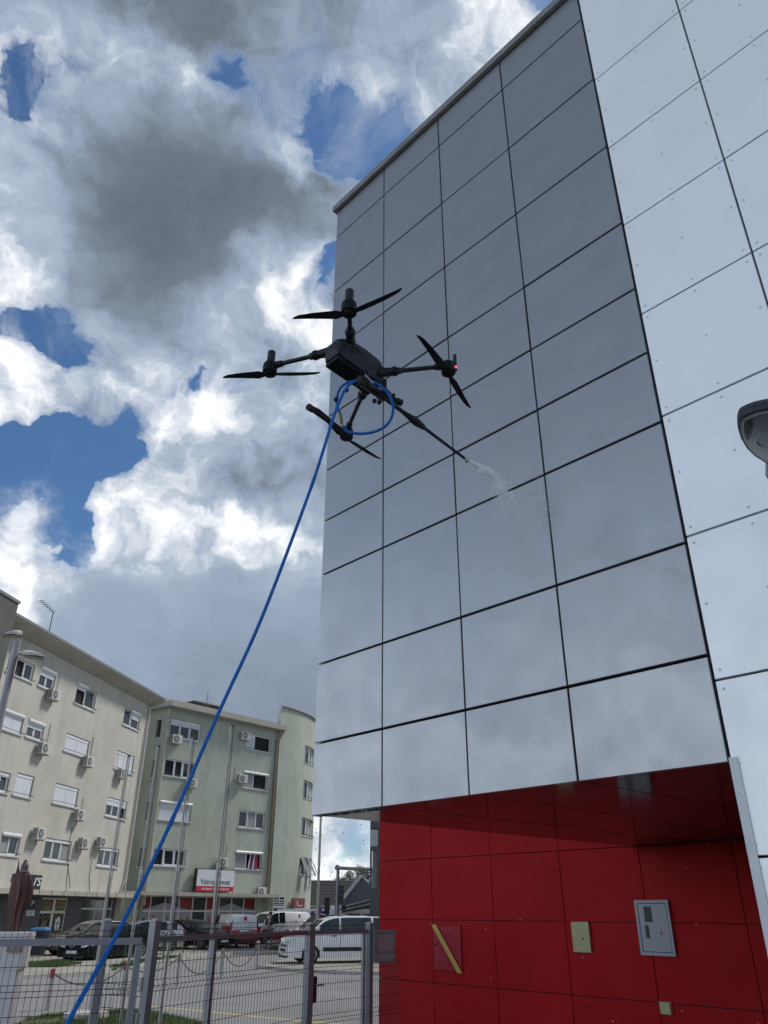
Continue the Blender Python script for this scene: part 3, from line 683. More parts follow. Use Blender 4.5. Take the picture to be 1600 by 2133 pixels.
def window(root, F, q, panes=2, shut=0.0, box=False, opened=(), curt=(), rail=True, sill=True, shutcols=None, tilt=(), depth=.16, label=None, vert=None):
    """q = pixel box (x left, y top at the left edge, x right, y bottom at the right edge) on frame F"""
    (ul, zl), (ur, zr_) = q
    W = ur-ul; cx = (ul+ur)/2; H = zl-zr_; z0 = zr_
    fb = MB(); t_ = .065; y0 = depth-.07; y1 = depth-.005
    def bar(x0, x1, a, b, ya=y0): fb.box(x0, x1, ya, y1, a, b)
    fr = W*.0
    bar(ul, ur, z0, z0+t_); bar(ul, ur, zl-t_, zl); bar(ul, ul+t_, z0+t_, zl-t_); bar(ur-t_, ur, z0+t_, zl-t_)
    xs = [ul+t_+(W-2*t_)*i/panes for i in range(panes+1)]
    if vert: xs = [ul+t_+(W-2*t_)*v for v in vert]
    for x in xs[1:-1]: bar(x-t_*.55, x+t_*.55, z0+t_, zl-t_, y0-.006)
    wo = fb.build('window', M_PVC, root)
    if label: wo['label'] = label
    for i in range(len(xs)-1):
        a, b = xs[i]+(t_*.55 if i else 0), xs[i+1]-(t_*.55 if i < len(xs)-2 else 0)
        mb = MB()
        if i in opened: mb.add([(a, y1+.05, z0+t_), (b, y1+.05, z0+t_), (b, y1+.05, zl-t_), (a, y1+.05, zl-t_)], [(0, 1, 2, 3)]); mb.build('opening', M_VOID, wo); continue
        m_ = M_CURT if i in curt else M_GLASS
        if i in tilt:
            mb.add([(a, y1+.05, z0+t_), (b, y1+.05, z0+t_), (b, y1+.05, zl-t_), (a, y1+.05, zl-t_)], [(0, 1, 2, 3)]); mb.build('opening', M_VOID, wo)
            mb = MB(); tk = .05; s2 = .14
            Mx = Matrix.Translation((a, y0, z0+t_)) @ Matrix.Rotation(-R(6), 4, 'X')
            hh = zl-z0-2*t_; ww = b-a
            mb.box(0, ww, 0, .04, 0, tk, Mx); mb.box(0, ww, 0, .04, hh-tk, hh, Mx); mb.box(0, tk, 0, .04, tk, hh-tk, Mx); mb.box(ww-tk, ww, 0, .04, tk, hh-tk, Mx)
            sa = mb.build('sash', M_PVC, wo)
            mb = MB(); mb.box(tk, ww-tk, .01, .02, tk, hh-tk, Mx); mb.build('pane', M_GLASS, wo); continue
        mb.box(a, b, y0+.03, y0+.036, z0+t_, zl-t_); mb.build('pane', m_, wo)
        if i not in curt and shut < .9:      # casement frame
            mb = MB(); c2 = .045
            mb.box(a, b, y0+.012, y0+.03, z0+t_, z0+t_+c2); mb.box(a, b, y0+.012, y0+.03, zl-t_-c2, zl-t_); mb.box(a, a+c2, y0+.012, y0+.03, z0+t_+c2, zl-t_-c2); mb.box(b-c2, b, y0+.012, y0+.03, z0+t_+c2, zl-t_-c2)
            mb.build('sash', M_PVC, wo)
    if shut > 0:
        cols = shutcols if shutcols is not None else range(len(xs)-1)
        for i in cols:
            s_i = shut if not isinstance(shut, (list, tuple)) else shut[i]
            if s_i <= 0: continue
            a, b = xs[i]+.01, xs[i+1]-.01; zt = zl-.03; zb_ = zl-(zl-z0)*s_i
            mb = MB(); n_ = max(2, int((zt-zb_)/.05)); hh = (zt-zb_)/n_
            for k in range(n_):
                mb.add([(a, y0-.022, zt-k*hh), (b, y0-.022, zt-k*hh), (b, y0-.030, zt-(k+.5)*hh), (a, y0-.030, zt-(k+.5)*hh), (b, y0-.022, zt-(k+1)*hh), (a, y0-.022, zt-(k+1)*hh)], [(0, 3, 2, 1), (3, 5, 4, 2)])
            mb.build('shutter', M_SHUT, wo)
            mb = MB(); mb.box(a, b, y0-.05, y0-.008, zl-.17, zl-.03); mb.build('shutter_box', M_PVC, wo)
    if box:
        a, b = (ul, ur) if box is True else (ul+(ur-ul)*box[0], ul+(ur-ul)*box[1])
        mb = MB(); n_ = 8; rr_ = .10
        mb.rings([[Vector((x, .02-rr_*math.cos((k-4)*.45), zl-.04+rr_*math.sin((k-4)*.45))) for k in range(9)] for x in (a, b)], close=True); mb.build('shutter_box', M_PVC, wo)
    if sill: mb = MB(); mb.box(ul-.06, ur+.06, -.07, y0, z0-.07, z0-.005); mb.build('sill', M_SILL, wo)
    if rail: mb = MB(); mb.tube((ul-.14, -.10, z0+.10), (ur+.14, -.10, z0+.10), .014, n=6); mb.tube((ul-.08, -.10, z0+.10), (ul-.08, 0, z0+.10), .012, n=6); mb.tube((ur+.08, -.10, z0+.10), (ur+.08, 0, z0+.10), .012, n=6); mb.build('rail', M_IRON, wo)
    return wo
def box_uz(F, x0, x1, xm, yt, yb):
    """window rectangle from pixel x range at mid height and top/bottom pixel rows at x = xm"""
    ym = (yt+yb)/2
    return ((F.uz(x0, ym)[0], F.uz(xm, yt)[1]), (F.uz(x1, ym)[0], F.uz(xm, yb)[1]))

# ================================================================== CREAM APARTMENT BLOCK (left)
B1 = Frame(on_ground(800, 3000)*0 + at_dist(313, 1458, 56).xy.to_3d(), R(10))
cream = thing('apartment_building', 'cream plastered apartment block of five storeys with wide eaves above a dark shopfront', 'building', M=B1.M)
H1 = B1.uz(313, 1462)[1]
umin = -25.0; uwall = B1.uz(2, 1400)[0]-1.2
w1 = [
 # x0,x1,xm,yt,yb, kwargs
 ((14, 73, 44, 1372, 1412), dict(panes=3, opened=(1,))),
 ((82, 116, 99, 1394, 1436), dict(panes=2, shut=.42, box=True)),
 ((157, 201, 179, 1430, 1474), dict(panes=2, opened=(0,), tilt=(1,), shut=.28, shutcols=(0,), box=(0, .55))),
 ((257, 292, 275, 1480, 1517), dict(panes=2, tilt=(0,), shut=.45, shutcols=(1,), box=(.4, 1))),
 ((4, 49, 27, 1484, 1526), dict(panes=2, shut=1.0, box=True)),
 ((56, 92, 74, 1503, 1541), dict(panes=2, shut=.42, box=True)),
 ((135, 186, 160, 1534, 1572), dict(panes=2, shut=1.0)),
 ((240, 279, 260, 1568, 1608), dict(panes=2, shut=1.0)),
 ((-16, 20, 2, 1606, 1650), dict(panes=2, shut=.25, tilt=(1,))),
 ((31, 69, 50, 1612, 1660), dict(panes=1, shut=1.0)),
 ((112, 163, 138, 1636, 1678), dict(panes=2, shut=1.0)),
 ((221, 264, 243, 1664, 1704), dict(panes=3, shut=.42, opened=(2,))),
 ((0, 41, 20, 1737, 1782), dict(panes=2, box=True, curt=(0,))),
 ((92, 147, 119, 1748, 1794), dict(panes=3, shut=.10, curt=(2,))),
 ((204, 247, 226, 1766, 1806), dict(panes=3, shut=.10)),
]
holes = []; wins = []
for q, kw in w1:
    b_ = box_uz(B1, *q); holes.append((b_[0][0], b_[1][0], b_[1][1], b_[0][1])); wins.append((b_, kw))
ZC1 = B1.uz(240, 1872)[1]+.05
mb = MB(); wall_holes(mb, umin, 0, ZC1+.22, H1, holes, 0, .16)
mb.add([(0, 0, 0), (0, 12, 0), (0, 12, H1), (0, 0, H1)], [(0, 1, 2, 3)]); mb.add([(umin, 12, 0), (0, 12, 0), (0, 12, H1), (umin, 12, H1)], [(0, 1, 2, 3)]); mb.add([(umin, 0, 0), (umin, 12, 0), (umin, 12, H1), (umin, 0, H1)], [(0, 1, 2, 3)])
mb.build('wall', M_CREAM, cream)
for b_, kw in wins: window(cream, B1, b_, **kw)
# roof with wide sloping eaves
def eaves(root, u0, u1, H, ov=.9, dp=12, side=.5):
    mb = MB()
    prof = [(-ov, H+.06), (-ov, H+.26), (dp*.5, H+2.0), (dp+.4, H+.3), (dp+.4, H+.02), (.0, H-.28)]
    mb.rings([[Vector((u, y, z)) for y, z in prof] for u in (u0-side, u1+side)]); ro = mb.build('roof', M_EAVE, root)
    mb = MB(); mb.box(u0-side-.03, u1+side+.03, -ov-.05, -ov-.004, H+.14, H+.29); mb.build('fascia', mat('roof_edge_metal', (.20, .195, .18), .6, var=.1), ro)
    return ro
rf1 = eaves(cream, umin, 0.0, H1)
# roof aerial
a0 = B1.uz(104, 1336); 
ant = thing('roof_aerial', 'thin television aerial standing on the cream block roof', 'aerial', M=B1.M @ Matrix.Translation((B1.uz(104, 1340)[0], .2, H1+.30)))
mb = MB(); mb.tube((0, 0, -.2), (0, 0, 1.75), .028, n=6); mb.build('mast', M_IRON, ant)
mb = MB(); mb.tube((-1.35, 0, 1.95), (.12, 0, 1.72), .02, n=6)
for k in range(7): mb.tube((-1.3+k*.2, -.22, 1.94-k*.031), (-1.3+k*.2, .22, 1.94-k*.031), .012, n=5)
mb.build('boom', M_IRON, ant)
# canopy over the shops and ground floor
mb = MB(); mb.box(umin, .35, -1.0, .02, ZC1, ZC1+.22); mb.build('canopy', M_EAVE, cream)
mb = MB(); x = -20.0
while x < .2: mb.box(x, x+.03, -1.012, -.998, ZC1+.01, ZC1+.2); x += 1.15
mb.build('canopy_joints', M_IRON, cream)
FY = .35
sh = []
def shop_rect(F, x0, x1, yt, yb, off=FY): 
    xm = (x0+x1)/2; ym = (yt+yb)/2
    return F.uz(x0, ym, off)[0], F.uz(x1, ym, off)[0], F.uz(xm, yb, off)[1], F.uz(xm, yt, off)[1]
d0_, d1_, _, _ = shop_rect(B1, 82, 136, 1872, 1945); s0, s1, sz0, sz1 = shop_rect(B1, 168, 233, 1872, 1925)
mb = MB(); wall_holes(mb, umin, 0, 0, ZC1+.02, [(d0_, d1_, .12, ZC1-.10), (s0, s1, .9, ZC1-.15)], FY, .12); mb.build('shop_wall', M_TILEG, cream)
mb = MB()
for k in range(12): mb.box(umin, d0_, FY-.004, FY-.001, .2+k*.25, .212+k*.25); mb.box(d1_, s0, FY-.004, FY-.001, .2+k*.25, .212+k*.25)
mb.build('tile_joints', M_BLACK, cream, kind='stuff')
# door with two leaves, olive fanlight and yellow squiggles
dw = d1_-d0_; fl = (ZC1-.10)-.62
mb = MB(); yy = FY+.04
for a, b, c, d_ in ((d0_, d1_, ZC1-.17, ZC1-.10), (d0_, d1_, fl-.12, fl), (d0_, d0_+.07, .12, ZC1-.10), (d1_-.07, d1_, .12, ZC1-.10), (d0_+dw*.47, d0_+dw*.55, .12, ZC1-.10)): mb.box(a, b, yy, yy+.06, c, d_)
dr = mb.build('shop_door', M_PVC, cream)
for k, (a, b) in enumerate(((d0_+.07, d0_+dw*.47), (d0_+dw*.55, d1_-.07))):
    mb = MB(); mb.box(a, b, yy+.02, yy+.03, fl, ZC1-.17); mb.build('fanlight', M_OLIVE, dr)
    mb = MB(); mb.box(a, b, yy+.02, yy+.03, .12, fl-.12); mb.build('pane', M_SHOPGL, dr)
sq = MB()
def squig(cx, cz, sx, sz, seed, n=40):
    r = random.Random(seed); ph = r.uniform(0, 6); pts = []
    for i in range(n):
        t = i/(n-1)*6.28*1.6; pts.append((cx+sx*math.sin(t+ph)+.25*sx*math.sin(2.3*t), yy+.008, cz+sz*math.cos(t*.63+ph)+.3*sz*math.sin(1.7*t)))
    sq.poly(pts, .016, 5)
squig(d0_+dw*.28, fl+.25, dw*.10, .15, 1); squig(d0_+dw*.76, fl+.25, dw*.16, .22, 2); squig(d0_+dw*.28, 1.55, dw*.14, .38, 3); squig(d0_+dw*.76, 1.75, dw*.16, .30, 4); squig(d0_+dw*.2, .8, dw*.10, .5, 5); squig(d0_+dw*.78, .75, dw*.17, .3, 6)
sq.build('yellow_scribble', M_YELL, dr)
mb = MB(); mb.rings([[Vector((d0_+dw*.77+.26*math.cos(t*.3142), y, 1.25+.36*math.sin(t*.3142))) for t in range(20)] for y in (yy+.012, yy+.018)]); ov_ = mb.build('oval_sticker', M_SIGNW, dr)
link('lettering', text_mesh('opti', .22, M_INK, .002), dr, (d0_+dw*.77, yy+.008, 1.28))
# shop window
mb = MB(); yy = FY+.05
for a, b, c, d_ in ((s0, s1, 1.95, 2.03), (s0+(s1-s0)*.45, s0+(s1-s0)*.45+.06, .9, ZC1-.15), (s0+(s1-s0)*.75, s0+(s1-s0)*.75+.06, .9, 2.0), (s0, s1, .9, .96), (s0, s0+.06, .96, 1.95), (s1-.06, s1, .96, ZC1-.15)): mb.box(a, b, yy, yy+.05, c, d_)
sw = mb.build('shop_window', M_PVC, cream); mb = MB(); mb.box(s0, s1, yy+.02, yy+.03, .9, ZC1-.15); mb.build('pane', M_SHOPGL, sw)
# downpipe at the corner
def pipe(root, pts, r, m_, name='downpipe'): mb = MB(); mb.poly(pts, r, 8); return mb.build(name, m_, root)
pipe(cream, [(-.10, -.80, H1), (-.10, -.12, H1-.45), (-.10, -.10, 3.6), (-.35, -.10, 3.2), (-.35, -.10, ZC1+.2)], .055, M_PIPE)
pipe(cream, [(.06, -.10, H1-.3), (.06, -.10, ZC1+.3)], .035, M_SHUT)
for (px0, py0, px1, py1) in ((150, 1722, 146, 1850), (143, 1800, 138, 1858), (191, 1790, 186, 1864)):
    ua, za = B1.uz(px0, py0); ub, zb = B1.uz(px1, py1); pipe(cream, [(ua, -.02, za), (ua, -.02, (za+zb)/2), (ub, -.02, max(zb, ZC1+.2))], .012, M_IRON, 'wall_cable')
# signs on it
def sign_board(F, x0, x1, yt, yb, label, m_, th=.08, off=-.10, name='shop_sign', cat='sign'):
    xm = (x0+x1)/2; ym = (yt+yb)/2; u0 = F.uz(x0, ym, off)[0]; u1 = F.uz(x1, ym, off)[0]; z1 = F.uz(xm, yt, off)[1]; z0 = F.uz(xm, yb, off)[1]
    t = thing(name, label, cat, M=F.M @ Matrix.Translation(((u0+u1)/2, off, z0)))
    hw, h = (u1-u0)/2, z1-z0
    mb = MB(); mb.box(-hw, hw, 0, th, 0, h); mb.build('board', m_, t)
    return t, hw, h
t, hw, h = sign_board(B1, 52, 86, 1822, 1854, "black sign with white I'S lettering on the cream wall behind the statue", M_INK)
link('lettering', text_mesh("I'S", h*.75, M_TXTW, .003, shear=.2, sx=1.35), t, (hw*.45, -.006, h*.52))
t, hw, h = sign_board(B1, 57, 74, 1872, 1893, 'navy board with a white letter P beside the shop door', M_NAVY, off=FY-.06, th=.05)
link('lettering', text_mesh('P', h*.8, M_TXTW, .003, shear=.15, sx=1.5), t, (hw*.2, -.006, h*.5))
t, hw, h = sign_board(B1, 56, 72, 1896, 1908, 'small white notice hanging under the navy board', M_SIGNW, off=FY-.06, th=.05)
mb = MB()
for k in range(3): mb.box(-hw*.7, hw*(.3+.2*k), -.004, -.001, h*(.25+.2*k), h*(.33+.2*k))
mb.build('lettering', M_INK, t)
# tall dark concrete building behind on the far left
DK = thing('concrete_building', 'dark grey concrete block rising behind the cream block at the left edge', 'building', M=B1.M @ Matrix.Translation((B1.uz(24, 1320, -1.0)[0], -1.0, 0)))
mb = MB(); hz = B1.uz(30, 1253, -1.0)[1]; mb.box(-7, 0, 0, 14, 0, hz); mb.build('wall', M_DKCON, DK)
mb = MB(); mb.box(-7, .06, -.06, 14, hz+.002, hz+.15); mb.build('parapet', M_CAP, DK)
# air conditioners of the cream block
for px, py, lab, pp in [
 (104, 1448, 'white air conditioner below the narrow top floor window of the cream block', (1.6, 1)),
 (83, 1560, 'white air conditioner below the half shuttered fourth floor window of the cream block', (1.7, 1)),
 (176, 1587, 'white air conditioner under the closed double shutter on the fourth floor of the cream block', (1.8, 1)),
 (247, 1612, 'white air conditioner under the shuttered window nearest the downpipe of the cream block', (1.5, -1)),
 (157, 1698, 'white air conditioner with black fan under the third floor double shutter of the cream block', (1.3, 1)),
 (73, 1737, 'white air conditioner alone between two second floor windows of the cream block', None),
 (166, 1757, 'beige slatted air conditioner just right of the curtained second floor window of the cream block', None),
 (204, 1755, 'white air conditioner above the lowest window near the corner of the cream block', None)]:
    air_con(B1, px, py, lab, 1.0, pp)

# ================================================================== GREEN APARTMENT BLOCK
B2 = Frame(at_dist(354, 1462, 58).xy.to_3d(), R(40))
green = thing('apartment_building', 'pale green apartment block with rounded corner tower above a red and white shopfront', 'building', M=B2.M)
H2 = B2.uz(354, 1474)[1]; UE = B2.uz(580, 1560)[0]
w2 = [
 ((354, 419, 387, 1502, 1540), dict(panes=3, shut=.35, box=False, rail=False)),
 ((343, 408, 375, 1584, 1620), dict(panes=3, opened=(0, 1), rail=True, vert=(0, .33, .60, 1))),
 ((331, 399, 365, 1672, 1710), dict(panes=1, shut=1.0, box=True, rail=False)),
 ((320, 387, 353, 1768, 1804), dict(panes=3, opened=(0,), tilt=(1,), rail=False, curt=())),
 ((512, 565, 538, 1532, 1564), dict(panes=2, opened=(1,), shut=.95, shutcols=(0,), vert=(0, .36, 1))),
 ((507, 558, 532, 1610, 1644), dict(panes=2, curt=(0,), box=True, opened=(1,), vert=(0, .42, 1))),
 ((498, 552, 525, 1690, 1726), dict(panes=3, shut=0.0, curt=(1,))),
 ((490, 546, 518, 1775, 1811), dict(panes=2, box=True, curt=(0,), opened=(1,), vert=(0, .42, 1))),
]
holes = []; wins = []
for q, kw in w2:
    b_ = box_uz(B2, *q); holes.append((b_[0][0], b_[1][0], b_[1][1], b_[0][1])); wins.append((b_, kw))
ZC2 = B2.uz(440, 1868)[1]
mb = MB(); wall_holes(mb, 0, UE, ZC2+.2, H2, holes, 0, .18); mb.build('wall', M_GREEN, green)
for b_, kw in wins: window(green, B2, b_, depth=.18, **kw)
# rear and left return wall, set at its own angle
B2S = Frame(B2.w(0, 0, 0), R(-62)+math.pi)       # runs back to the left
BS_az = R(-55); sdv = Vector((math.sin(BS_az), math.cos(BS_az), 0))
endp = B2.O + sdv*9.0
FS = Frame(endp, BS_az+math.pi)
fu = 9.0
sw_ = []
for (xa, xb, yt, yb) in [(325, 335, 1500, 1536), (316, 323, 1583, 1620), (304, 313, 1670, 1708), (289, 301, 1766, 1805)]:
    sw_.append(((FS.uz(xa, (yt+yb)/2)[0], FS.uz((xa+xb)/2, yt)[1]), (FS.uz(xb, (yt+yb)/2)[0], FS.uz((xa+xb)/2, yb)[1])))
side = bpy.data.objects.new('side_wall', None)
bpy.data.objects.remove(side)
mb = MB(); hs = [(a[0], b[0], b[1], a[1]) for a, b in sw_]
wall_holes(mb, 0, fu, 0, H2, hs, 0, .2)
inv = B2.M.inverted() @ FS.M
mb.v = [tuple(inv @ Vector(v)) for v in mb.v]; sideo = mb.build('side_wall', M_GREEN, green)
for a, b in sw_:
    mb = MB(); mb.add([(a[0], .19, b[1]), (b[0], .19, b[1]), (b[0], .19, a[1]), (a[0], .19, a[1])], [(0, 1, 2, 3)]); mb.v = [tuple(inv @ Vector(v)) for v in mb.v]; wo = mb.build('window', M_GLASS, green)
    mb = MB(); mb.box(a[0]-.1, b[0]+.1, -.06, .1, b[1]-.08, b[1]); mb.v = [tuple(inv @ Vector(v)) for v in mb.v]; mb.build('sill', M_SILL, wo)
# roof
e_l = inv @ Vector((0, 0, 0)); 
mb = MB()
ring0 = [(e_l.x-.5, e_l.y-.3), (-.3, -.75), (UE+.15, -.75), (UE+.15, 11), (e_l.x, 12)]
mb.rings([[Vector((x, y, H2+.0)) for x, y in ring0], [Vector((x, y, H2+.42)) for x, y in ring0], [Vector((x*.9+.6, y*.75+1.6, H2+.9)) for x, y in ring0]]); mb.build('roof', M_EAVE, green)
mb = MB(); mb.box(2.6, 5.0, .6, 2.4, H2+.3, H2+.95); mb.box(2.4, 5.2, .4, 2.6, H2+.95, H2+1.05); ch = mb.build('roof_hatch', M_DKCON, green)
mb = MB(); mb.tube((4.2, 1.2, H2+1.0), (4.2, 1.2, H2+2.2), .02, n=5); mb.build('rod', M_IRON, ch)
# rounded corner tower: bulging wall from x~575 to beyond the clad building
TWPX = 692
TW = B2.uz(TWPX, 1600, 2.0)[0]
HT = B2.uz(570, 1471)[1]
arc = []; na = 22; x0 = UE-.15; 
for i in range(na+1):
    t_ = i/na; a = t_*R(105); rx, ry = (TW-x0)*1.0, 6.5
    arc.append((x0+rx*math.sin(min(a, math.pi/2)) if a <= math.pi/2 else x0+rx*math.sin(a), -.25+ry*(1-math.cos(a))))
def arc_at(u):
    for i in range(na):
        if arc[i][0] <= u <= arc[i+1][0]: f = (u-arc[i][0])/(arc[i+1][0]-arc[i][0]+1e-9); return arc[i][1]+(arc[i+1][1]-arc[i][1])*f
    return arc[-1][1]
tz = [(1566, 1601), (1636, 1672), (1711, 1748), (1790, 1826)]
tzr = [(B2.uz(638, b, 2.5)[1], B2.uz(638, a, 2.5)[1]) for a, b in tz]
zl_ = sorted({0.0, HT, *[z for p_ in tzr for z in p_]})
iw0, iw1 = 5, 11
mb = MB()
for i in range(na):
    for j in range(len(zl_)-1):
        zc = (zl_[j]+zl_[j+1])/2
        if iw0 <= i < iw1 and any(a < zc < b for a, b in tzr): continue
        p, q = arc[i], arc[i+1]; mb.add([(p[0], p[1], zl_[j]), (q[0], q[1], zl_[j]), (q[0], q[1], zl_[j+1]), (p[0], p[1], zl_[j+1])], [(0, 1, 2, 3)])
mb.add([(x0, -.25, H2-1), (x0, .12, H2-1), (x0, .12, HT), (x0, -.25, HT)], [(0, 1, 2, 3)])
mb.add([(x0, -.25, 0), (x0, 8, 0), (x0, 8, H2-1), (x0, -.25, H2-1)], [(0, 1, 2, 3)])
inn = [(x0+(p[0]-x0)*.965, -.25+(p[1]+.25)*.965+.3) for p in arc]
mb.rings([[Vector((p[0], p[1], H2-1.0)) for p in inn], [Vector((p[0], p[1], HT)) for p in inn], [Vector((p[0], p[1], HT)) for p in arc]], close=False, cap=False)
mb.add([(p[0], p[1], H2-.6) for p in inn]+[(x0, 12, H2-.6)], [tuple(range(na+2))])
for za, zb in tzr:
    ins = [(x0+(p[0]-x0)*.86, -.25+(p[1]+.25)*.86+.3) for p in arc[iw0:iw1+1]]; out = arc[iw0:iw1+1]
    for z in (za, zb):
        for k in range(len(out)-1): mb.add([(*out[k], z), (*out[k+1], z), (*ins[k+1], z), (*ins[k], z)], [(0, 1, 2, 3)])
    for k in (0, len(out)-1): mb.add([(*out[k], za), (*ins[k], za), (*ins[k], zb), (*out[k], zb)], [(0, 1, 2, 3)])
    for k in range(len(out)-1): mb.add([(*ins[k], za), (*ins[k+1], za), (*ins[k+1], zb), (*ins[k], zb)], [(0, 1, 2, 3)])
tow = mb.build('tower_wall', M_GREEN, green)
for wi, (za, zb) in enumerate(tzr):
    ins = [(x0+(p[0]-x0)*.90, -.25+(p[1]+.25)*.90+.2) for p in arc[iw0:iw1+1]]
    mb = MB(); 
    for k in (1, 3, 5): mb.box(ins[k][0]-.06, ins[k][0]+.06, ins[k][1]-.05, ins[k][1]+.05, za, zb)
    for z in (za+.04, zb-.04): mb.poly([(p[0], p[1], z) for p in ins], .05, 6)
    wo = mb.build('window', M_PVC, green)
    mb = MB()
    for k in (0, 1, 3, 5): mb.add([(*ins[k], za), (*ins[k+1], za), (*ins[k+1], zb), (*ins[k], zb)], [(0, 1, 2, 3)])
    mb.build('pane', M_GLASS, wo)
    mb = MB(); mb.poly([(p[0]+.05, p[1]-.1, za+.12) for p in arc[iw0:iw1+1]], .03, 6); mb.build('rail', M_IRON, wo)
    if wi == 3:
        mb = MB()
        for k in range(3):
            p = arc[iw0+k*2]; q = arc[iw0+1+k*2]; mb.prism([(p[0], p[1], zb), (q[0], q[1], zb), (q[0]+.45, q[1]-.5, za-.05), (p[0]+.45, p[1]-.5, za-.05)], (.02, .02, .03))
        mb.build('awning', M_AWN, wo)
mb = MB(); mb.rings([[Vector((p[0]+dx, p[1]-dy, z)) for p in arc] for dx, dy, z in ((0, 0, HT+.0), (.12, .12, HT+.03), (.12, .12, HT+.12), (-.2, -.2, HT+.14))], close=False, cap=False); mb.build('roof_rim', mat('roof_edge_metal', (.2, .195, .18)), green)
# small ac grille box on the tower's far edge
# canopy and ground floor shop
mb = MB(); mb.box(-2.4, UE+.2, -1.1, .02, ZC2, ZC2+.22); mb.box(-4.0, -2.4, -1.5, 2.0, ZC2-.12, ZC2+.12); mb.build('canopy', M_EAVE, green)
shz = ZC2-.06; gy = .5; nsh = 9; sx0, sx1 = -.3, UE-.9
mb = MB(); wall_holes(mb, -2.4, UE, 0, ZC2+.2, [(sx0, sx1, .25, shz)], gy-.1, .1); mb.build('shop_wall', M_GREEN, green)
cw = (sx1-sx0)/nsh
mb = MB(); zf = shz-.82
for k in range(nsh+1): mb.box(sx0+k*cw-.04, sx0+k*cw+.04, gy-.08, gy, .25, shz)
mb.box(sx0, sx1, gy-.09, gy-.0, zf-.06, zf+.04); mb.box(sx0, sx1, gy-.09, gy, .25, .33)
sf = mb.build('shop_front', M_SHUT, green)
rnd = random.Random(5); ink = MB(); inr = MB()
for k in range(nsh):
    a, b = sx0+k*cw+.04, sx0+(k+1)*cw-.04
    if k == 4:
        mb = MB(); mb.box(a, b, gy-.05, gy-.04, .33, shz); mb.build('door', M_IRON, sf); continue
    mb = MB(); mb.box(a, b, gy-.05, gy-.04, .33, zf-.06); mb.build('poster_pane', M_POSTER, sf)
    # top light: red film with a pale gable shape
    up = {0: 0, 1: 1, 2: 1, 3: 0, 5: 0, 6: 1, 7: 1, 8: 0}[k]; left = k in (0, 1, 5, 6)
    mb = MB(); mb.box(a, b, gy-.045, gy-.04, zf+.04, shz); mb.build('top_pane', M_POSTR if k in (0, 3, 5, 8) else M_SHOPGL, sf)
    lo, hi = zf+.05, zf+.5; mid = zf+.2
    za, zb_ = ((lo, mid) if k in (0, 5) else (mid, hi) if k in (1, 6) else (hi, mid) if k in (2, 7) else (mid, lo))
    mb = MB(); mb.add([(a, gy-.05, zf+.04), (b, gy-.05, zf+.04), (b, gy-.05, zb_), (a, gy-.05, za)], [(0, 1, 2, 3)]); mb.build('gable_graphic', M_POSTER, sf)
    if k in (1, 6, 2):
        mb = MB(); mb.box(a, b, gy-.046, gy-.0455, zf+.6, shz)
    # firefighters' gear figures on the posters
    for j in range(2):
        cx = a+(b-a)*(.3+.4*j); zt = zf-.35-rnd.random()*.15
        if k % 2 == 0 or rnd.random() < .6:
            m2 = ink if rnd.random() < .75 else inr; s = .8+.4*rnd.random()
            m2.ball((cx, gy-.055, zt), .07*s, 8, (1, .1, 1)); m2.prism([(cx-.13*s, gy-.053, zt-.45*s), (cx+.13*s, gy-.053, zt-.45*s), (cx+.10*s, gy-.053, zt-.09*s), (cx-.10*s, gy-.053, zt-.09*s)], (0, -.004, 0))
            for sg in (-1, 1): m2.prism([(cx+sg*.03*s, gy-.053, zt-.47*s), (cx+sg*.11*s, gy-.053, zt-.47*s), (cx+sg*.10*s, gy-.053, zt-.95*s), (cx+sg*.04*s, gy-.053, zt-.95*s)], (0, -.004, 0))
        else: (inr if rnd.random() < .5 else ink).box(cx-.12, cx+.12, gy-.058, gy-.052, zt-.3, zt-.15)
ink.build('dark_figures', M_INK, sf); inr.build('red_figures', M_SIGNR, sf)
# tower's ground floor window and faded sign
t, hw, h = sign_board(B2, 613, 635, 1871, 1892, 'faded pink square sign on the rounded green corner', M_PINK, off=-.45, th=.35)
mb = MB(); mb.box(-hw*.5, -hw*.35, -.006, -.001, h*.25, h*.75); mb.box(-hw*.35, hw*.6, -.006, -.001, h*.2, h*.3); mb.build('emblem', M_SIGNW, t)
t, hw, h = sign_board(B2, 557, 565.5, 1851, 1861, 'small blue house number plate beside the brown downpipe', M_BLUEL, off=-.06, th=.03, name='number_plate')
mb = MB(); mb.box(-hw*.6, hw*.6, -.004, -.001, h*.25, h*.32); mb.box(-hw*.35, -hw*.1, -.004, -.001, h*.45, h*.8); mb.box(hw*.1, hw*.4, -.004, -.001, h*.45, h*.8); mb.build('lettering', M_SIGNW, t)
t, hw, h = sign_board(B2, 569, 593, 1867, 1900, 'ground floor window with white slanted lettering on the green tower', M_PVC, off=-.36, th=.05, name='display_window', cat='window')
mb = MB(); mb.box(-hw+.06, -.04, -.006, -.001, .38, h-.05); mb.box(.04, hw-.06, -.006, -.001, .38, h-.05); mb.box(-hw+.06, hw-.06, -.006, -.001, .08, .28); mb.build('pane', M_SHOPGL, t)
mb = MB()
for k in range(3):
    for s in (-1, 1): mb.prism([(s*hw*.5-hw*.32, -.009, h*(.40+.16*k)), (s*hw*.5+hw*.32, -.009, h*(.45+.16*k)), (s*hw*.5+hw*.32, -.009, h*(.50+.16*k)), (s*hw*.5-hw*.32, -.009, h*(.45+.16*k))], (0, .001, 0))
mb.build('lettering', M_SIGNW, t)
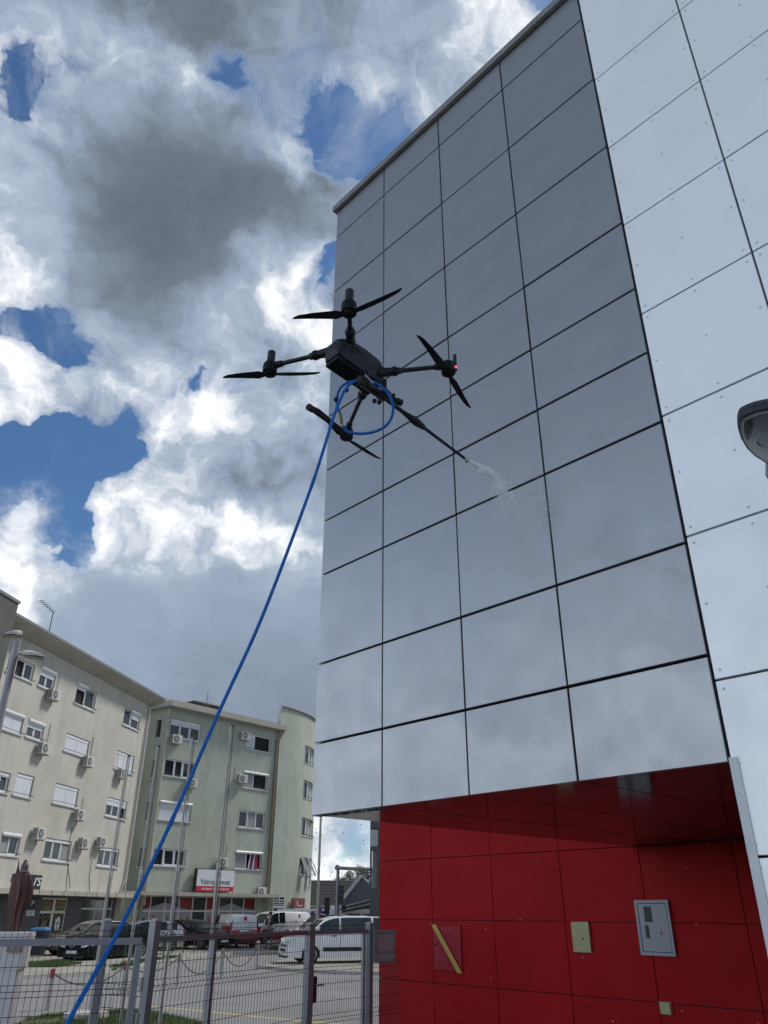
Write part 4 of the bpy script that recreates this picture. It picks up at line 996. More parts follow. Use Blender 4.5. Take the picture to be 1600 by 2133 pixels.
# downpipes
pipe(green, [(-.02, -.10, H2-.1), (-.02, -.10, 2.2)], .085, M_PIPE)
pipe(green, [(UE-.12, -.7, H2), (UE-.3, -.14, H2-.9), (UE-.3, -.12, ZC2+1.6), (UE-.3, -.12, ZC2+.2)], .09, M_PIPEB)
# company sign
t, hw, h = sign_board(B2, 410, 487.5, 1812, 1857, 'white and red Vatropromet company sign on the green facade', M_SIGNW, off=-.42, th=.30)
mb = MB(); mb.box(-hw-.003, hw+.003, -.012, -.001, 0, h*.235); mb.build('red_strip', M_SIGNR, t)
mb = MB(); mb.box(-hw-.05, -hw-.004, 0, .3, 0, h); mb.box(-hw-.05, hw, .0, .3, h+.003, h+.05); mb.build('casing', M_IRON, t)
mb = MB(); [mb.tube((x, .1, -.35), (x, .1, .02), .04, n=6) for x in (-hw*.95, hw*.75)]; mb.build('brackets', M_IRON, t, kind='stuff')
link('company_name', text_mesh('Vatropromet', h*.36, M_INK, .004, sx=1.0), t, (0, -.008, h*.43))
link('slogan', text_mesh('vatrogasna i zaštitna oprema', h*.155, M_TXTW, .004), t, (0, -.018, h*.12))
mb = MB(); c = Vector((.15, -.01, h*.80)); rr_ = h*.15
mb.rings([[c+Vector((rr_*math.cos(k*.3142)*q, 0, rr_*1.05*math.sin(k*.3142)*q)) for k in range(20)] for q in (1, .62)], cap=False)
mb.prism([(c.x-rr_*.25, c.y, c.z-rr_*.5), (c.x+rr_*.3, c.y, c.z-rr_*.4), (c.x+rr_*.25, c.y, c.z+rr_*.2), (c.x-.0, c.y, c.z+rr_*.6), (c.x-rr_*.35, c.y, c.z+rr_*.1)], (0, -.003, 0)); mb.build('emblem', M_SIGNR, t)
for px, py, lab, pp in [
 (363, 1541, 'white air conditioner under the top left window of the green block', None),
 (395, 1632, 'white air conditioner partly hidden by the hose under the open window of the green block', None),
 (506, 1534, 'white air conditioner left of the top right window of the green block', None),
 (500, 1623, 'white air conditioner left of the boxed window on the fourth floor of the green block', (1.2, -1)),
 (459, 1797, 'white air conditioner above the company sign on the green block', (1.4, 1)),
 (539, 1858, 'white air conditioner standing on the canopy beside the brown pipe', None)]:
    air_con(B2, px, py, lab, 1.05, pp)
# towel / striped cloth in the lower right window
(uu, zz) = B2.uz(525, 1792)
cl = MB()
for k in range(6): cl.prism([(uu-.35+k*.16, .05+.02*(k % 2), zz-.75), (uu-.22+k*.16, .05, zz-.75), (uu-.05+k*.13, .05, zz+.55), (uu-.14+k*.13, .05, zz+.5)], (0, .02, 0), mi=k % 3)
tag(cl.build('striped_cloth', [M_CLOTH1, M_CLOTH2, M_CLOTH3]), 'blue, red and white striped cloth hanging in the open lower window', 'cloth').matrix_world = B2.M

# ================================================================== FAR HOUSE, TREES, STREET FURNITURE BEYOND
HB = Frame(at_dist(700, 1890, 88).xy.to_3d(), R(84))
house = thing('house', 'low house with a ribbed dark tile roof beyond the parking place', 'building', M=HB.M)
hz0 = HB.uz(690, 1884)[1]; hz1 = HB.uz(690, 1831)[1]; hx0 = HB.uz(600, 1850)[0]; hx1 = HB.uz(800, 1850)[0]
mb = MB(); mb.box(hx0, hx1, 0, 9, 0, hz0); mb.build('wall', M_LIGHTW, house)
nr = 16; mb = MB(); rise = hz1-hz0; run = 4.5
for k in range(nr):
    z0, z1 = hz0+rise*k/nr, hz0+rise*(k+1)/nr; y0, y1 = -.4+run*k/nr, -.4+run*(k+1)/nr
    mb.prism([(hx0, y0, z0+.09), (hx0, y1, z1+.0), (hx0, y1, z1-.1), (hx0, y0, z0-.02)], (hx1-hx0, 0, 0))
mb.build('roof', M_SLATE, house)
mb = MB()
for px in (654, 668, 684): u = HB.uz(px, 1890)[0]; mb.box(u-.4, u+.4, -.03, -.002, 1.0, hz0-.3)
mb.build('window', M_GREYW, house)
# house with the grey gable wall and bright barge board
HG_ = Frame(at_dist(750, 1880, 62).xy.to_3d(), R(92))
gab = thing('gable_house', 'grey rendered gable wall with a pale sloping barge board beside the red wall', 'building', M=HG_.M)
gp_ = [HG_.uz(*p) for p in [(711, 1886), (714, 1873), (753, 1824), (766, 1838), (795, 1868), (795, 1870)]]
pts = [(gp_[0][0], 0, gp_[0][1]), (gp_[1][0], 0, gp_[1][1]), (gp_[2][0], 0, gp_[2][1]), (gp_[3][0], 0, gp_[3][1]), (gp_[4][0]+6, 0, gp_[4][1]), (gp_[4][0]+6, 0, 0), (gp_[0][0], 0, 0)]
mb = MB(); mb.prism(pts, (0, 7, 0)); mb.build('wall', M_GREYW, gab)
mb = MB(); a, b = Vector(pts[1]), Vector(pts[2]); n_ = Vector((-(b-a).z, 0, (b-a).x)).normalized()*.12; mb.prism([a-n_, b-n_, b+n_, a+n_], (0, -.3, 0)); mb.build('barge_board', mat('barge_metal', (.52, .54, .55), .4), gab)
mb = MB()
for k, (p, q, hh) in enumerate([((708, 1893), (800, 1872), .35), ((712, 1898), (800, 1882), .3)]):
    a_ = HG_.uz(*p, -3-k*1.5); b_ = HG_.uz(*q, -3-k*1.5); mb.prism([(a_[0], -3-k*1.5, a_[1]-.1), (b_[0], -3-k*1.5, b_[1]-.1), (b_[0], -3-k*1.5, b_[1]+.15), (a_[0], -3-k*1.5, a_[1]+.02)], (0, 3.2, .2))
mb.build('lean_to_roof', M_SLATE, gab)
# dark office tower just behind the red wall
OB = Frame(at_dist(778, 1800, 48).xy.to_3d(), R(90))
off_ = thing('office_tower', 'dark grey glazed tower strip just left of the red wall', 'building', M=OB.M)
ox0 = OB.uz(771, 1760)[0]; oz = OB.uz(771, 1700)[1]+6
mb = MB(); zs_ = [OB.uz(778, y)[1] for y in (1725, 1763, 1772, 1808)]
wall_holes(mb, ox0, ox0+9, 0, oz, [(ox0+.16, ox0+1.5, zs_[1], zs_[0]), (ox0+.10, ox0+1.5, OB.uz(778, 1850)[1], zs_[2])], 0, .3)
mb.add([(ox0, 0, 0), (ox0, 9, 0), (ox0, 9, oz), (ox0, 0, oz)], [(0, 1, 2, 3)]); mb.build('wall', mat('anthracite_panel', (.075, .082, .092), .6, var=.08), off_)
mb = MB(); mb.box(ox0+.14, ox0+1.6, .28, .3, 1, zs_[0]); mb.build('window', M_GLASS, off_)
mb = MB(); mb.box(ox0+.02, ox0+.45, -.05, -.003, zs_[1]-.0, zs_[0]-.1); mb.build('pilaster', M_LIGHTW, off_)

def tree(px, py, dist, H, rad, seed, label, base_py=None):
    rnd = random.Random(seed); top = at_dist(px, py, dist); H = top.z
    t = thing('tree', label, 'tree', loc=(top.x, top.y, 0), group='trees beyond the house')
    mb = MB(); mb.poly([(0, 0, 0), (.1, 0, H*.3), (-.1, .1, H*.6), (.05, 0, H*.85)], [.30, .22, .14, .05], 8)
    for k in range(7):
        a = rnd.uniform(0, 6.28); z = H*rnd.uniform(.4, .7); r_ = rad*rnd.uniform(.5, .8); mb.poly([(0, 0, z), (math.cos(a)*r_*.5, math.sin(a)*r_*.5, z+r_*.3), (math.cos(a)*r_, math.sin(a)*r_, z+r_*.5)], [.1, .06, .02], 5)
    mb.build('trunk', M_BARK, t)
    mb = MB(); cl = [(Vector((rnd.gauss(0, .5)*rad, rnd.gauss(0, .5)*rad, H-rad*rnd.uniform(.25, 1.5))), rad*rnd.uniform(.22, .42)) for _ in range(22)]
    cl += [(Vector((0, 0, H-rad*.3)), rad*.3)]
    for c, r_ in cl:
        for _ in range(230):
            v = Vector((rnd.gauss(0, 1), rnd.gauss(0, 1), rnd.gauss(0, 1))).normalized()*r_*rnd.uniform(.55, 1.08); p = c+v; s = rnd.uniform(.05, .12)*rad/2.2
            a = Vector((rnd.gauss(0, 1), rnd.gauss(0, 1), rnd.gauss(0, .6))).normalized(); b = a.cross(Vector((rnd.gauss(0, 1), rnd.gauss(0, 1), rnd.gauss(0, 1)))).normalized()
            mb.add([p-a*s, p+b*s*.6, p+a*s, p-b*s*.6], [(0, 1, 2, 3)])
    mb.build('crown', M_LEAF, t); return t
tree(748, 1804, 98, 6, 2.0, 3, 'taller leafy tree rising behind the ribbed roof of the low house')
tree(708, 1826, 97, 5, 1.4, 4, 'small dark tree top just over the ribbed roof left of the taller tree')
tree(760, 1822, 99, 5, 1.8, 8, 'rounded tree between the gable and the taller leafy tree')
# far lamp mast with no-stopping sign
fp = on_ground(650, 1957); 
def mast(px_top, py_top, base, H=None):
    d = math.hypot(base.x, base.y); return at_dist(px_top, py_top, d)
bp = at_dist(661, 1900, 46); bp.z = 0
t = thing('lamp_mast', 'tall thin pale mast rising behind the corner of the clad building', 'mast', loc=bp)
mb = MB(); mb.poly([(0, 0, 0), (0, 0, 2.6), (0, 0, 12.5)], [.085, .075, .04], 10); mb.build('pole', mat('pale_mast', (.42, .40, .34), .6, var=.1), t)
mb = MB(); mb.poly([(0, 0, 12.4), (.5, -.3, 12.9), (1.3, -.9, 13.0)], .035, 6); mb.box(1.0, 1.7, -1.3, -.95, 12.92, 13.05); mb.build('lamp_arm', M_POLE, t)
sp_ = at_dist(665, 1895, 52)
t = thing('road_sign', 'round blue and red no stopping sign on a grey post', 'sign', loc=(sp_.x, sp_.y, 0))
mb = MB(); mb.tube((0, 0, 0), (0, 0, sp_.z+.3), .03, n=8); mb.build('post', M_POLE, t)
def disc(r0, r1, y, n=28, z=0):
    m2 = MB(); a = [[Vector((q*math.cos(k*2*math.pi/n), y, z+q*math.sin(k*2*math.pi/n))) for k in range(n)] for q in (r0, r1)]
    m2.rings(a, cap=False); 
    if r0 == 0: pass
    return m2
mb = MB(); mb.rings([[Vector((.17*math.cos(k*.2244), y, sp_.z+.20*math.sin(k*.2244))) for k in range(28)] for y in (-.05, -.035)]); mb.build('disc', mat('sign_blue', (.02, .03, .25), .4), t)
mb = disc(.175, .145, -.053, z=sp_.z); mb.prism([(-.12, -.053, sp_.z+.10), (-.10, -.053, sp_.z+.12), (.12, -.053, sp_.z-.10), (.10, -.053, sp_.z-.12)], (0, -.002, 0)); mb.prism([(.12, -.056, sp_.z+.10), (.10, -.056, sp_.z+.12), (-.12, -.056, sp_.z-.10), (-.10, -.056, sp_.z-.12)], (0, -.002, 0)); mb.build('red_ring', M_SIGNR, t)
# traffic light gantry
gb = at_dist(702, 1890, 52); gt = at_dist(705, 1806, 52); ge = at_dist(800, 1813, 50)
t = thing('traffic_gantry', 'grey traffic light gantry with a horizontal arm reaching behind the red wall', 'gantry', loc=(gb.x, gb.y, 0))
o_ = Vector((gb.x, gb.y, 0)); top = Vector((0, 0, gt.z)); 
mb = MB(); mb.tube((0, 0, 0), (0, 0, gt.z*.62), .135, n=12); mb.tube((0, 0, gt.z*.62), top, .095, n=12); mb.build('post', M_POLE, t)
mb = MB(); mb.tube(top-Vector((.15, 0, .05)), ge-o_, .10, .085, n=12); mb.ball(top+Vector((-.05, 0, -.02)), .15, 10); mb.build('arm', M_POLE, t)
mb = MB(); mb.box(.10, .40, -.35, -.1, 2.3, 3.25); mb.box(.30, .56, -.45, -.2, 1.95, 2.2)
tl = mb.build('signal_head', M_PLAST, t)
mb = MB()
for k in range(3):
    zc = 3.08-.3*k; mb.rings([[Vector((.25+.10*math.cos(q*.524), y, zc+.10*math.sin(q*.524))) for q in range(12)] for y in (-.36, -.352)])
mb.build('lenses', mat('signal_lens', (.08, .03, .02), .3), tl)
mb = MB(); mb.box(-.75, -.45, -.1, .15, 1.7, 2.6); mb.tube((-.6, 0, 0), (-.6, 0, 1.9), .05, n=8); mb.build('side_signal', M_PLAST, t)

# ================================================================== VEHICLES
def car(name, label, px, py, heading, L, W, H, paint, kind='hatch', lower=None, z=0.0, group='parked vehicles', plate=True, rim=None, bar=False, extra=None, wheel_r=.32, at=None):
    """px,py: pixel of the ground point under the middle of the car. heading: direction of the nose, degrees clockwise from +Y"""
    p = at if at is not None else on_ground(px, py, z)
    t = thing(name, label, {'hatch': 'car', 'van': 'van', 'suv': 'car', 'wagon': 'car'}.get(kind, 'car'), loc=(p.x, p.y, z), rz=R(90-heading), group=group)
    # local frame: nose towards +x
    hw = W/2
    if kind == 'van':   prof = [(-.5, .35, .62, .90), (-.485, .22, 1.05, H*.93), (-.44, .20, 1.08, H*.985), (-.2, .19, 1.08, H), (.0, .19, 1.07, H), (.10, .19, 1.06, H*.985), (.18, .20, 1.05, H*.93), (.33, .20, 1.00, 1.03), (.43, .21, .90, .93), (.485, .24, .70, .72), (.5, .32, .52, .55)]; cab = (1, 7)
    elif kind == 'suv': prof = [(-.5, .38, .66, .74), (-.485, .25, .95, 1.0), (-.42, .22, 1.0, H*.92), (-.35, .22, 1.0, H*.98), (-.1, .21, .98, H), (.03, .21, .97, H*.98), (.10, .21, .96, H*.93), (.26, .21, .95, .99), (.42, .22, .86, .90), (.485, .25, .72, .74), (.5, .34, .52, .55)]; cab = (2, 7)
    else:               prof = [(-.5, .36, .60, .68), (-.488, .23, .88, .92), (-.43, .20, .95, H*.84), (-.34, .19, .93, H*.97), (-.12, .18, .90, H), (.02, .18, .88, H*.975), (.09, .18, .87, H*.90), (.24, .18, .86, .89), (.40, .19, .76, .79), (.48, .22, .62, .64), (.5, .30, .46, .48)]; cab = (2, 7)
    xs0 = [q[0]*L for q in prof]
    wx = (-.5*L+.19*L if kind != 'van' else -.5*L+.2*L, .5*L-.195*L)
    rw = wheel_r+.05
    # resample stations
    import bisect
    X = sorted(set([round(x, 3) for x in xs0] + [round(c+rw*s, 3) for c in wx for s in (-1.02, -1, -.9, -.7, -.45, 0, .45, .7, .9, 1, 1.02)]))
    def ip(x, k):
        i = min(max(bisect.bisect_right(xs0, x)-1, 0), len(xs0)-2); f = (x-xs0[i])/(xs0[i+1]-xs0[i]); return prof[i][k]*(1-f)+prof[i+1][k]*f
    def sec(x, o=0.0):
        zb, zs, zr = ip(x, 1), ip(x, 2), max(ip(x, 3), ip(x, 2)+.01)
        e = max(0, 1-(abs(x)/(L/2))**8); ww = hw*(.86+.14*e) if abs(x) > L*.3 else hw
        za = zb
        for c in wx:
            if abs(x-c) < rw: za = max(za, .30-.0+math.sqrt(max(0, rw*rw-(x-c)**2))*1.0)
        gh = zr-zs; t_in = .20 if kind != 'van' else .14
        wr = ww*(1-t_in*min(1, gh/.5))
        pts = [(0, min(zb, .25)), (ww*.80, min(zb, .25)), (ww*.97, za), (ww, max(za+.01, (zs+za)*.5)), (ww*.965+o, zs), (wr*.98+o, zs+(zr-zs)*.82), (wr*.90, zs+(zr-zs)*.95+o*.4), (wr*.6, zr+o), (0, zr+.015+o)]
        if za > .26: pts[1] = (ww*.62, min(zb, .25)); 
        return pts
    def ring(x): s = sec(x); return [Vector((x, y, zz)) for y, zz in s] + [Vector((x, -y, zz)) for y, zz in s[-2:0:-1]]
    mb = MB(); mb.rings([ring(x) for x in X])
    body_m = [paint] if lower is None else [paint, lower]
    o = mb.mesh('car_body', body_m, True)
    if lower is not None:
        for pl in o.polygons:
            c = pl.center
            if c.z < .75+ (.25 if kind == 'van' and c.x < -.1*L else 0)*(1 if extra == 'swoosh' else 0) and c.z > .0: pl.material_index = 1
    body = link('body', o, t)
    # glass
    def lerp(a, b, f): return a+(b-a)*f
    def sidequad(x0, x1, sgn, lo=.10, hi=.80):
        m2 = MB(); n_ = 4; top = []; bot = []
        for i in range(n_+1):
            x = lerp(x0, x1, i/n_); s = sec(x); zs, zr = s[4][1], s[-1][1]
            a, b = Vector((x, (s[4][0]), s[4][1])), Vector((x, s[5][0], s[5][1])); 
            bot.append(a.lerp(b, lo)); top.append(a.lerp(b, hi+.2*(1 if hi > .9 else 0)))
        vs = [Vector((v.x, sgn*(v.y+.012), v.z)) for v in bot] + [Vector((v.x, sgn*(v.y+.012), v.z)) for v in top]
        m2.add(vs, [(i, i+1, n_+2+i, n_+1+i) for i in range(n_)]); return m2
    if kind == 'van': wins_ = [(-.02, .075), (.09, .245)] if 'panel' in (extra or '') or extra == 'swoosh' else [(-.46, -.24), (-.22, .05), (.065, .235)]
    elif kind == 'suv': wins_ = [(-.39, -.25), (-.235, -.06), (-.045, .16)]
    else: wins_ = [(-.385, -.28), (-.265, -.08), (-.065, .155)]
    for sgn in (-1, 1):
        for a, b in wins_: sidequad(a*L, b*L, sgn, .08, .92).build('side_window', M_CARGL, t)
    def topquad(x0, x1, f0, f1, nm, up=.014):
        m2 = MB(); rows_ = []
        for i in range(5):
            x = lerp(x0, x1, i/4); s = sec(x); zr = s[-1][1]; w0 = s[6][0]*.93
            rows_.append([Vector((x, y*w0, zr+up-.03*abs(y)**3+(s[6][1]-zr)*abs(y)**4*.9)) for y in (-1, -.6, 0, .6, 1)])
        m2.rings(rows_, close=False, cap=False); m2.build(nm, M_CARGL, t)
    xa, xb = prof[cab[1]-1][0]*L, prof[cab[1]][0]*L
    topquad(xa+.05, xb-.10, 0, 1, 'windscreen')
    if kind == 'van':
        mb = MB(); xr = -.5*L; zr = H
        if extra != 'swoosh' or True: mb.prism([(xr+.045, -hw*.72, zr*.60), (xr+.045, hw*.72, zr*.60), (xr+.085, hw*.66, zr*.88), (xr+.085, -hw*.66, zr*.88)], (-.05, 0, 0)); mb.build('rear_window', M_CARGL if extra != 'swoosh' else paint, t)
    else: topquad(prof[2][0]*L-.01, prof[3][0]*L-.03, 0, 1, 'rear_window')
    # wheels
    for c in wx:
        for sg in (-1, 1):
            wt = MB(); y0, y1 = sg*(hw-.20), sg*(hw-.015)
            prof_w = [(y0, wheel_r*.9), (y0+sg*.03, wheel_r), (y1-sg*.03, wheel_r), (y1, wheel_r*.93), (y1, wheel_r*.68)]
            wt.rings([[Vector((c+q*math.cos(k*.2618), y, wheel_r+q*math.sin(k*.2618))) for k in range(24)] for y, q in prof_w]); wh = wt.build('wheel', M_TYRE, t)
            rm = MB(); rm.rings([[Vector((c+q*math.cos(k*.2618), y, wheel_r+q*math.sin(k*.2618))) for k in range(24)] for y, q in ((y1+sg*.004, wheel_r*.68), (y1+sg*.006, wheel_r*.60))], cap=False)
            for k in range(5):
                a = k*2*math.pi/5+.3
                for da in (-.13, .13):
                    rm.prism([(c+.05*math.cos(a), y1+sg*.006, wheel_r+.05*math.sin(a)), (c+.05*math.cos(a+.5), y1+sg*.006, wheel_r+.05*math.sin(a+.5)), (c+wheel_r*.62*math.cos(a+da+.05), y1+sg*.004, wheel_r+wheel_r*.62*math.sin(a+da+.05)), (c+wheel_r*.62*math.cos(a+da-.05), y1+sg*.004, wheel_r+wheel_r*.62*math.sin(a+da-.05))], (0, sg*.008, 0))
            rm.ball((c, y1+sg*.006, wheel_r), .05, 8, (1, .3, 1)); rm.build('rim', rim or M_RIM, wh)
    # lights, grille, bumpers, plate, mirrors, handles
    for sg in (-1, 1):
        zh = .62 if kind != 'van' else .80; xf = .5*L
        mb = MB(); mb.prism([(xf-.30, sg*hw*.93, zh+.10), (xf-.10, sg*hw*.78, zh+.03), (xf-.035, sg*hw*.45, zh-.01), (xf-.03, sg*hw*.45, zh-.07), (xf-.09, sg*hw*.80, zh-.07), (xf-.28, sg*hw*.96, zh+.02)], (.02, sg*.012, .012)); mb.build('headlight', M_LAMP, t)
        xr = -.5*L
        mb = MB(); zt = (.72, .90) if kind != 'van' else (.92, 1.22)
        mb.prism([(xr+.03, sg*hw*.76, zt[0]), (xr+.10, sg*hw*.90, zt[0]), (xr+.12, sg*hw*.88, zt[1]), (xr+.05, sg*hw*.78, zt[1])], (-.035, sg*.01, 0)); mb.build('tail_light', M_TAIL, t)
        mx = wins_[-1][1]*L-.18; zm = sec(mx)[4][1]+.08
        mb = MB(); mb.ball((mx+.03, sg*(hw+.09), zm+.02), .105, 10, (.55, 1, .8)); mb.box(mx, mx+.05, min(sg*hw*.93, sg*(hw+.06)), max(sg*hw*.93, sg*(hw+.06)), zm-.05, zm-.02); mb.build('mirror', paint if kind != 'van' else M_PLAST, t)
        for a, b in wins_[-2:]:
            xh = a*L+.14; mb = MB(); zz = sec(xh)[4][1]-.10; yy = sg*(hw*.99); mb.box(xh, xh+.20, min(yy, yy+sg*.03), max(yy, yy+sg*.03), zz-.02, zz+.015); mb.build('door_handle', M_PLAST, t)
        # door seams
        mb = MB()
        for q in [wins_[-1][1], wins_[-1][0]-.008, wins_[-2][0]]:
            x = q*L; s = sec(x); mb.poly([(x, sg*(s[2][0]+.004), max(s[2][1], .3)), (x, sg*(s[3][0]+.003), s[3][1]), (x, sg*(s[4][0]+.003), s[4][1])], .006, 4)
        mb.build('door_seams', M_BLACK, t, kind='stuff')
        if kind == 'van':
            mb = MB(); mb.box(wx[0]+rw+.12, wx[1]-rw-.10, sg*(hw+.004)-.008, sg*(hw+.004)+.008, .42, .56); mb.build('side_strip', M_PLAST, t)
    xf = .5*L; mb = MB(); zg = .44 if kind != 'van' else .55
    mb.prism([(xf-.035, -hw*.52, zg+.10), (xf-.035, hw*.52, zg+.10), (xf-.0, hw*.42, zg-.14), (xf-.0, -hw*.42, zg-.14)], (.014, 0, 0)); mb.build('grille', M_PLAST, t)
    mb = MB(); mb.box(xf-.02, xf+.018, -hw*.75, hw*.75, .20, .27); mb.box(-xf-.02, -xf+.05, -hw*.8, hw*.8, .26, .42); mb.build('bumper_trim', M_PLAST, t, kind='stuff')
    if plate: mb = MB(); mb.box(xf+.005, xf+.022, -.26, .26, zg-.10, zg+.01); mb.box(-xf-.026, -xf-.0, -.26, .26, zg+.22, zg+.33); mb.build('number_plate', M_PLATE, t)
    if bar:
        mb = MB(); mb.box(.02*L, .08*L, -hw*.75, hw*.75, H+.02, H+.16); lb = mb.build('light_bar', M_BLUEL, t)
        mb = MB(); mb.box(.018*L, .082*L, -hw*.22, hw*.22, H+.02, H+.165); mb.build('bar_centre', M_SIGNW, lb)
    return t, body
# heading clockwise from +Y ; -90 = nose to the left of the picture
c1, _ = car('parked_car', 'glossy black hatchback with its nose to the left at the front of the parking row', 217, 2001, -160, 4.3, 1.80, 1.36, M_CARBLK, 'hatch', z=0, wheel_r=.33)
mb = MB(); mb.poly([(2.155, .13*math.cos(k*.2618), .60+.06*math.sin(k*.2618)) for k in range(25)], .008, 5); mb.poly([(2.15, -.05, .56), (2.15, -.035, .64)], .008, 5); mb.poly([(2.15, .05, .64), (2.15, .035, .56)], .008, 5); mb.poly([(2.15, -.04, .60), (2.15, .04, .60)], .008, 5)
mb.build('badge', M_RIM, c1)
car('parked_car', 'dull brown hatchback standing behind the black hatchback', 182, 1987, -140, 4.1, 1.74, 1.38, M_CARBRN, 'hatch', z=.10, wheel_r=.30)
car('parked_car', 'silver grey car seen between the hose and the tall fence post', 284, 1981, -125, 4.4, 1.8, 1.36, M_CARSIL, 'hatch', z=.10)
car('parked_car', 'black car with sloping roof parked left of the white and red rear facing van', 402, 1976, 122, 4.4, 1.82, 1.38, M_CARBLK, 'hatch', z=.10)
v1, _ = car('parked_van', 'white van with red lower half seen from its rear doors', 480, 1972, -28, 4.4, 1.82, 1.64, M_CARWHT, 'van', lower=M_CARRED, z=.10, extra='swoosh')
v2, _ = car('parked_van', 'white panel van with red sweep on its flank standing behind the person', 570, 1965, -138, 4.9, 1.88, 1.78, M_CARWHT, 'van', lower=M_CARRED, z=.10, extra='panel')
car('parked_car', 'red hatchback half hidden behind the white panel van', 622, 1966, 160, 4.0, 1.7, 1.45, M_CARRED, 'hatch', z=.0)
car('fire_car', 'red fire brigade car with a blue roof light bar behind the white van', 668, 1972, -125, 4.6, 1.85, 1.74, M_CARRED, 'suv', z=0, bar=True)
car('parked_van', 'large white passenger van with dark windows nosing left by the red wall', 708, 2004, -110, 4.82, 1.84, 1.66, M_CARWHT, 'van', z=.05, wheel_r=.33, plate=False)
# emblem dots on the vans
for vv, (x, y, z_) in ((v1, (-2.28, .0, 1.42)), (v2, (-1.2, .955, 1.5))):
    mb = MB(); 
    if vv is v1: mb.prism([(x, -.05, z_-.12), (x, .08, z_-.08), (x, .10, z_+.04), (x, 0, z_+.13), (x, -.09, z_+.02)], (-.006, 0, 0))
    else: mb.prism([(x-.05, y, z_-.12), (x+.08, y, z_-.08), (x+.10, y, z_+.04), (x, y, z_+.13), (x-.09, y, z_+.02)], (0, .006, 0))
    mb.build('emblem', M_SIGNR, vv)
# bus behind
bz = at_dist(715, 1900, 60)
t = thing('bus', 'long white roofed bus passing beyond the fire car', 'bus', loc=(bz.x, bz.y, 0), rz=0)
mb = MB(); mb.box(-4.6, 6, 0, 2.4, .4, 1.05); mb.box(-4.6, 6, 0, 2.4, 1.75, 2.02); 
for x in (-4.6, -1.6, 1.2, 3.9, 5.9): mb.box(x, x+.22, .0, 2.4, 1.05, 1.75)
mb.build('body', M_CARWHT, t)
mb = MB(); mb.box(-4.5, 5.95, .04, 2.36, 1.05, 1.75); mb.build('windows', M_CARGL, t)
mb = MB(); mb.box(-.9, 1.6, .3, 2.1, 2.025, 2.22); mb.box(2.6, 4.2, .3, 2.1, 2.025, 2.2); mb.build('roof_unit', M_CARWHT, t)
mb = MB()
for x in (-2.8, 4.0): mb.tube((x, -.02, .45), (x, .3, .45), .45, n=18)
mb.build('wheels', M_TYRE, t)

# ================================================================== PERSON
def skin_chain(name, verts, edges, radii, m_, parent, lvl=2):
    me = bpy.data.meshes.new(name); me.from_pydata(verts, edges, []); me.materials.append(m_)
    o = bpy.data.objects.new(name, me); COL.objects.link(o)
    md = o.modifiers.new('skin', 'SKIN'); md.use_smooth_shade = True
    for v, r in zip(me.skin_vertices[0].data, radii): v.radius = r if isinstance(r, tuple) else (r, r)
    me.skin_vertices[0].data[0].use_root = True
    s = o.modifiers.new('sub', 'SUBSURF'); s.levels = lvl; s.render_levels = lvl
    dg = bpy.context.evaluated_depsgraph_get(); m2 = bpy.data.meshes.new_from_object(o.evaluated_get(dg)); bpy.data.objects.remove(o)
    m2.polygons.foreach_set('use_smooth', [True]*len(m2.polygons)); return link(name, m2, parent)
pp = on_ground(559, 1977, .10)
per = thing('person', 'person in dark jacket and grey trousers raising a hand to the face between the vans', 'person', loc=pp, rz=R(-20))
# local: faces -y
V = [(0,0,.95),(0,0,1.12),(0,.01,1.32),(0,.01,1.43),(0,0,1.50),(0,-.015,1.58),(0,-.01,1.70),
     (-.19,.01,1.40),(-.25,-.02,1.16),(-.14,-.20,1.12),(-.10,-.26,1.14),
     (.19,.01,1.40),(.24,-.06,1.15),(.12,-.20,1.34),(.05,-.17,1.50),
     (-.10,0,.90),(-.12,.0,.50),(-.14,.04,.08),(-.15,-.12,.03),(.10,0,.90),(.14,-.02,.50),(.17,.0,.08),(.19,-.16,.03)]
Ed = [(0,1),(1,2),(2,3),(3,4),(4,5),(5,6),(2,7),(7,8),(8,9),(9,10),(2,11),(11,12),(12,13),(13,14),(0,15),(15,16),(16,17),(17,18),(0,19),(19,20),(20,21),(21,22)]
Rd = [(.15,.11),(.14,.10),(.16,.11),(.075,.07),(.055,.055),(.085,.10),(.06,.07),.06,.047,.036,.028,.06,.047,.036,.028,.09,.062,.042,.035,.09,.062,.042,.035]
skin_chain('body', V, Ed, Rd, M_SKIN, per)
skin_chain('jacket', [(0,.01,1.05),(0,.01,1.2),(0,.015,1.34),(0,.01,1.43),(-.19,.01,1.40),(-.25,-.02,1.16),(-.165,-.16,1.125),(.19,.01,1.40),(.24,-.06,1.15),(.14,-.18,1.31)], [(0,1),(1,2),(2,3),(2,4),(4,5),(5,6),(2,7),(7,8),(8,9)], [(.175,.13),(.175,.13),(.185,.13),(.09,.085),.078,.065,.05,.078,.065,.05], M_JACK, per)
skin_chain('trousers', [(0,0,.96),(-.10,0,.88),(-.12,0,.50),(-.14,.035,.12),(.10,0,.88),(.14,-.02,.50),(.17,0,.12)], [(0,1),(1,2),(2,3),(0,4),(4,5),(5,6)], [(.165,.125),.105,.08,.062,.105,.08,.062], M_TROU, per)
mb = MB(); mb.prism([(-.05, -.128, 1.08), (.05, -.128, 1.08), (.075, -.135, 1.40), (-.075, -.135, 1.40)], (0, -.012, 0)); mb.build('shirt', M_SHIRT, per)
mb = MB(); mb.ball((0, .012, 1.665), .112, 12, (.88, 1.0, .95)); mb.v = [v for v in mb.v]; mb.build('hair', M_HAIR, per, smooth=True)
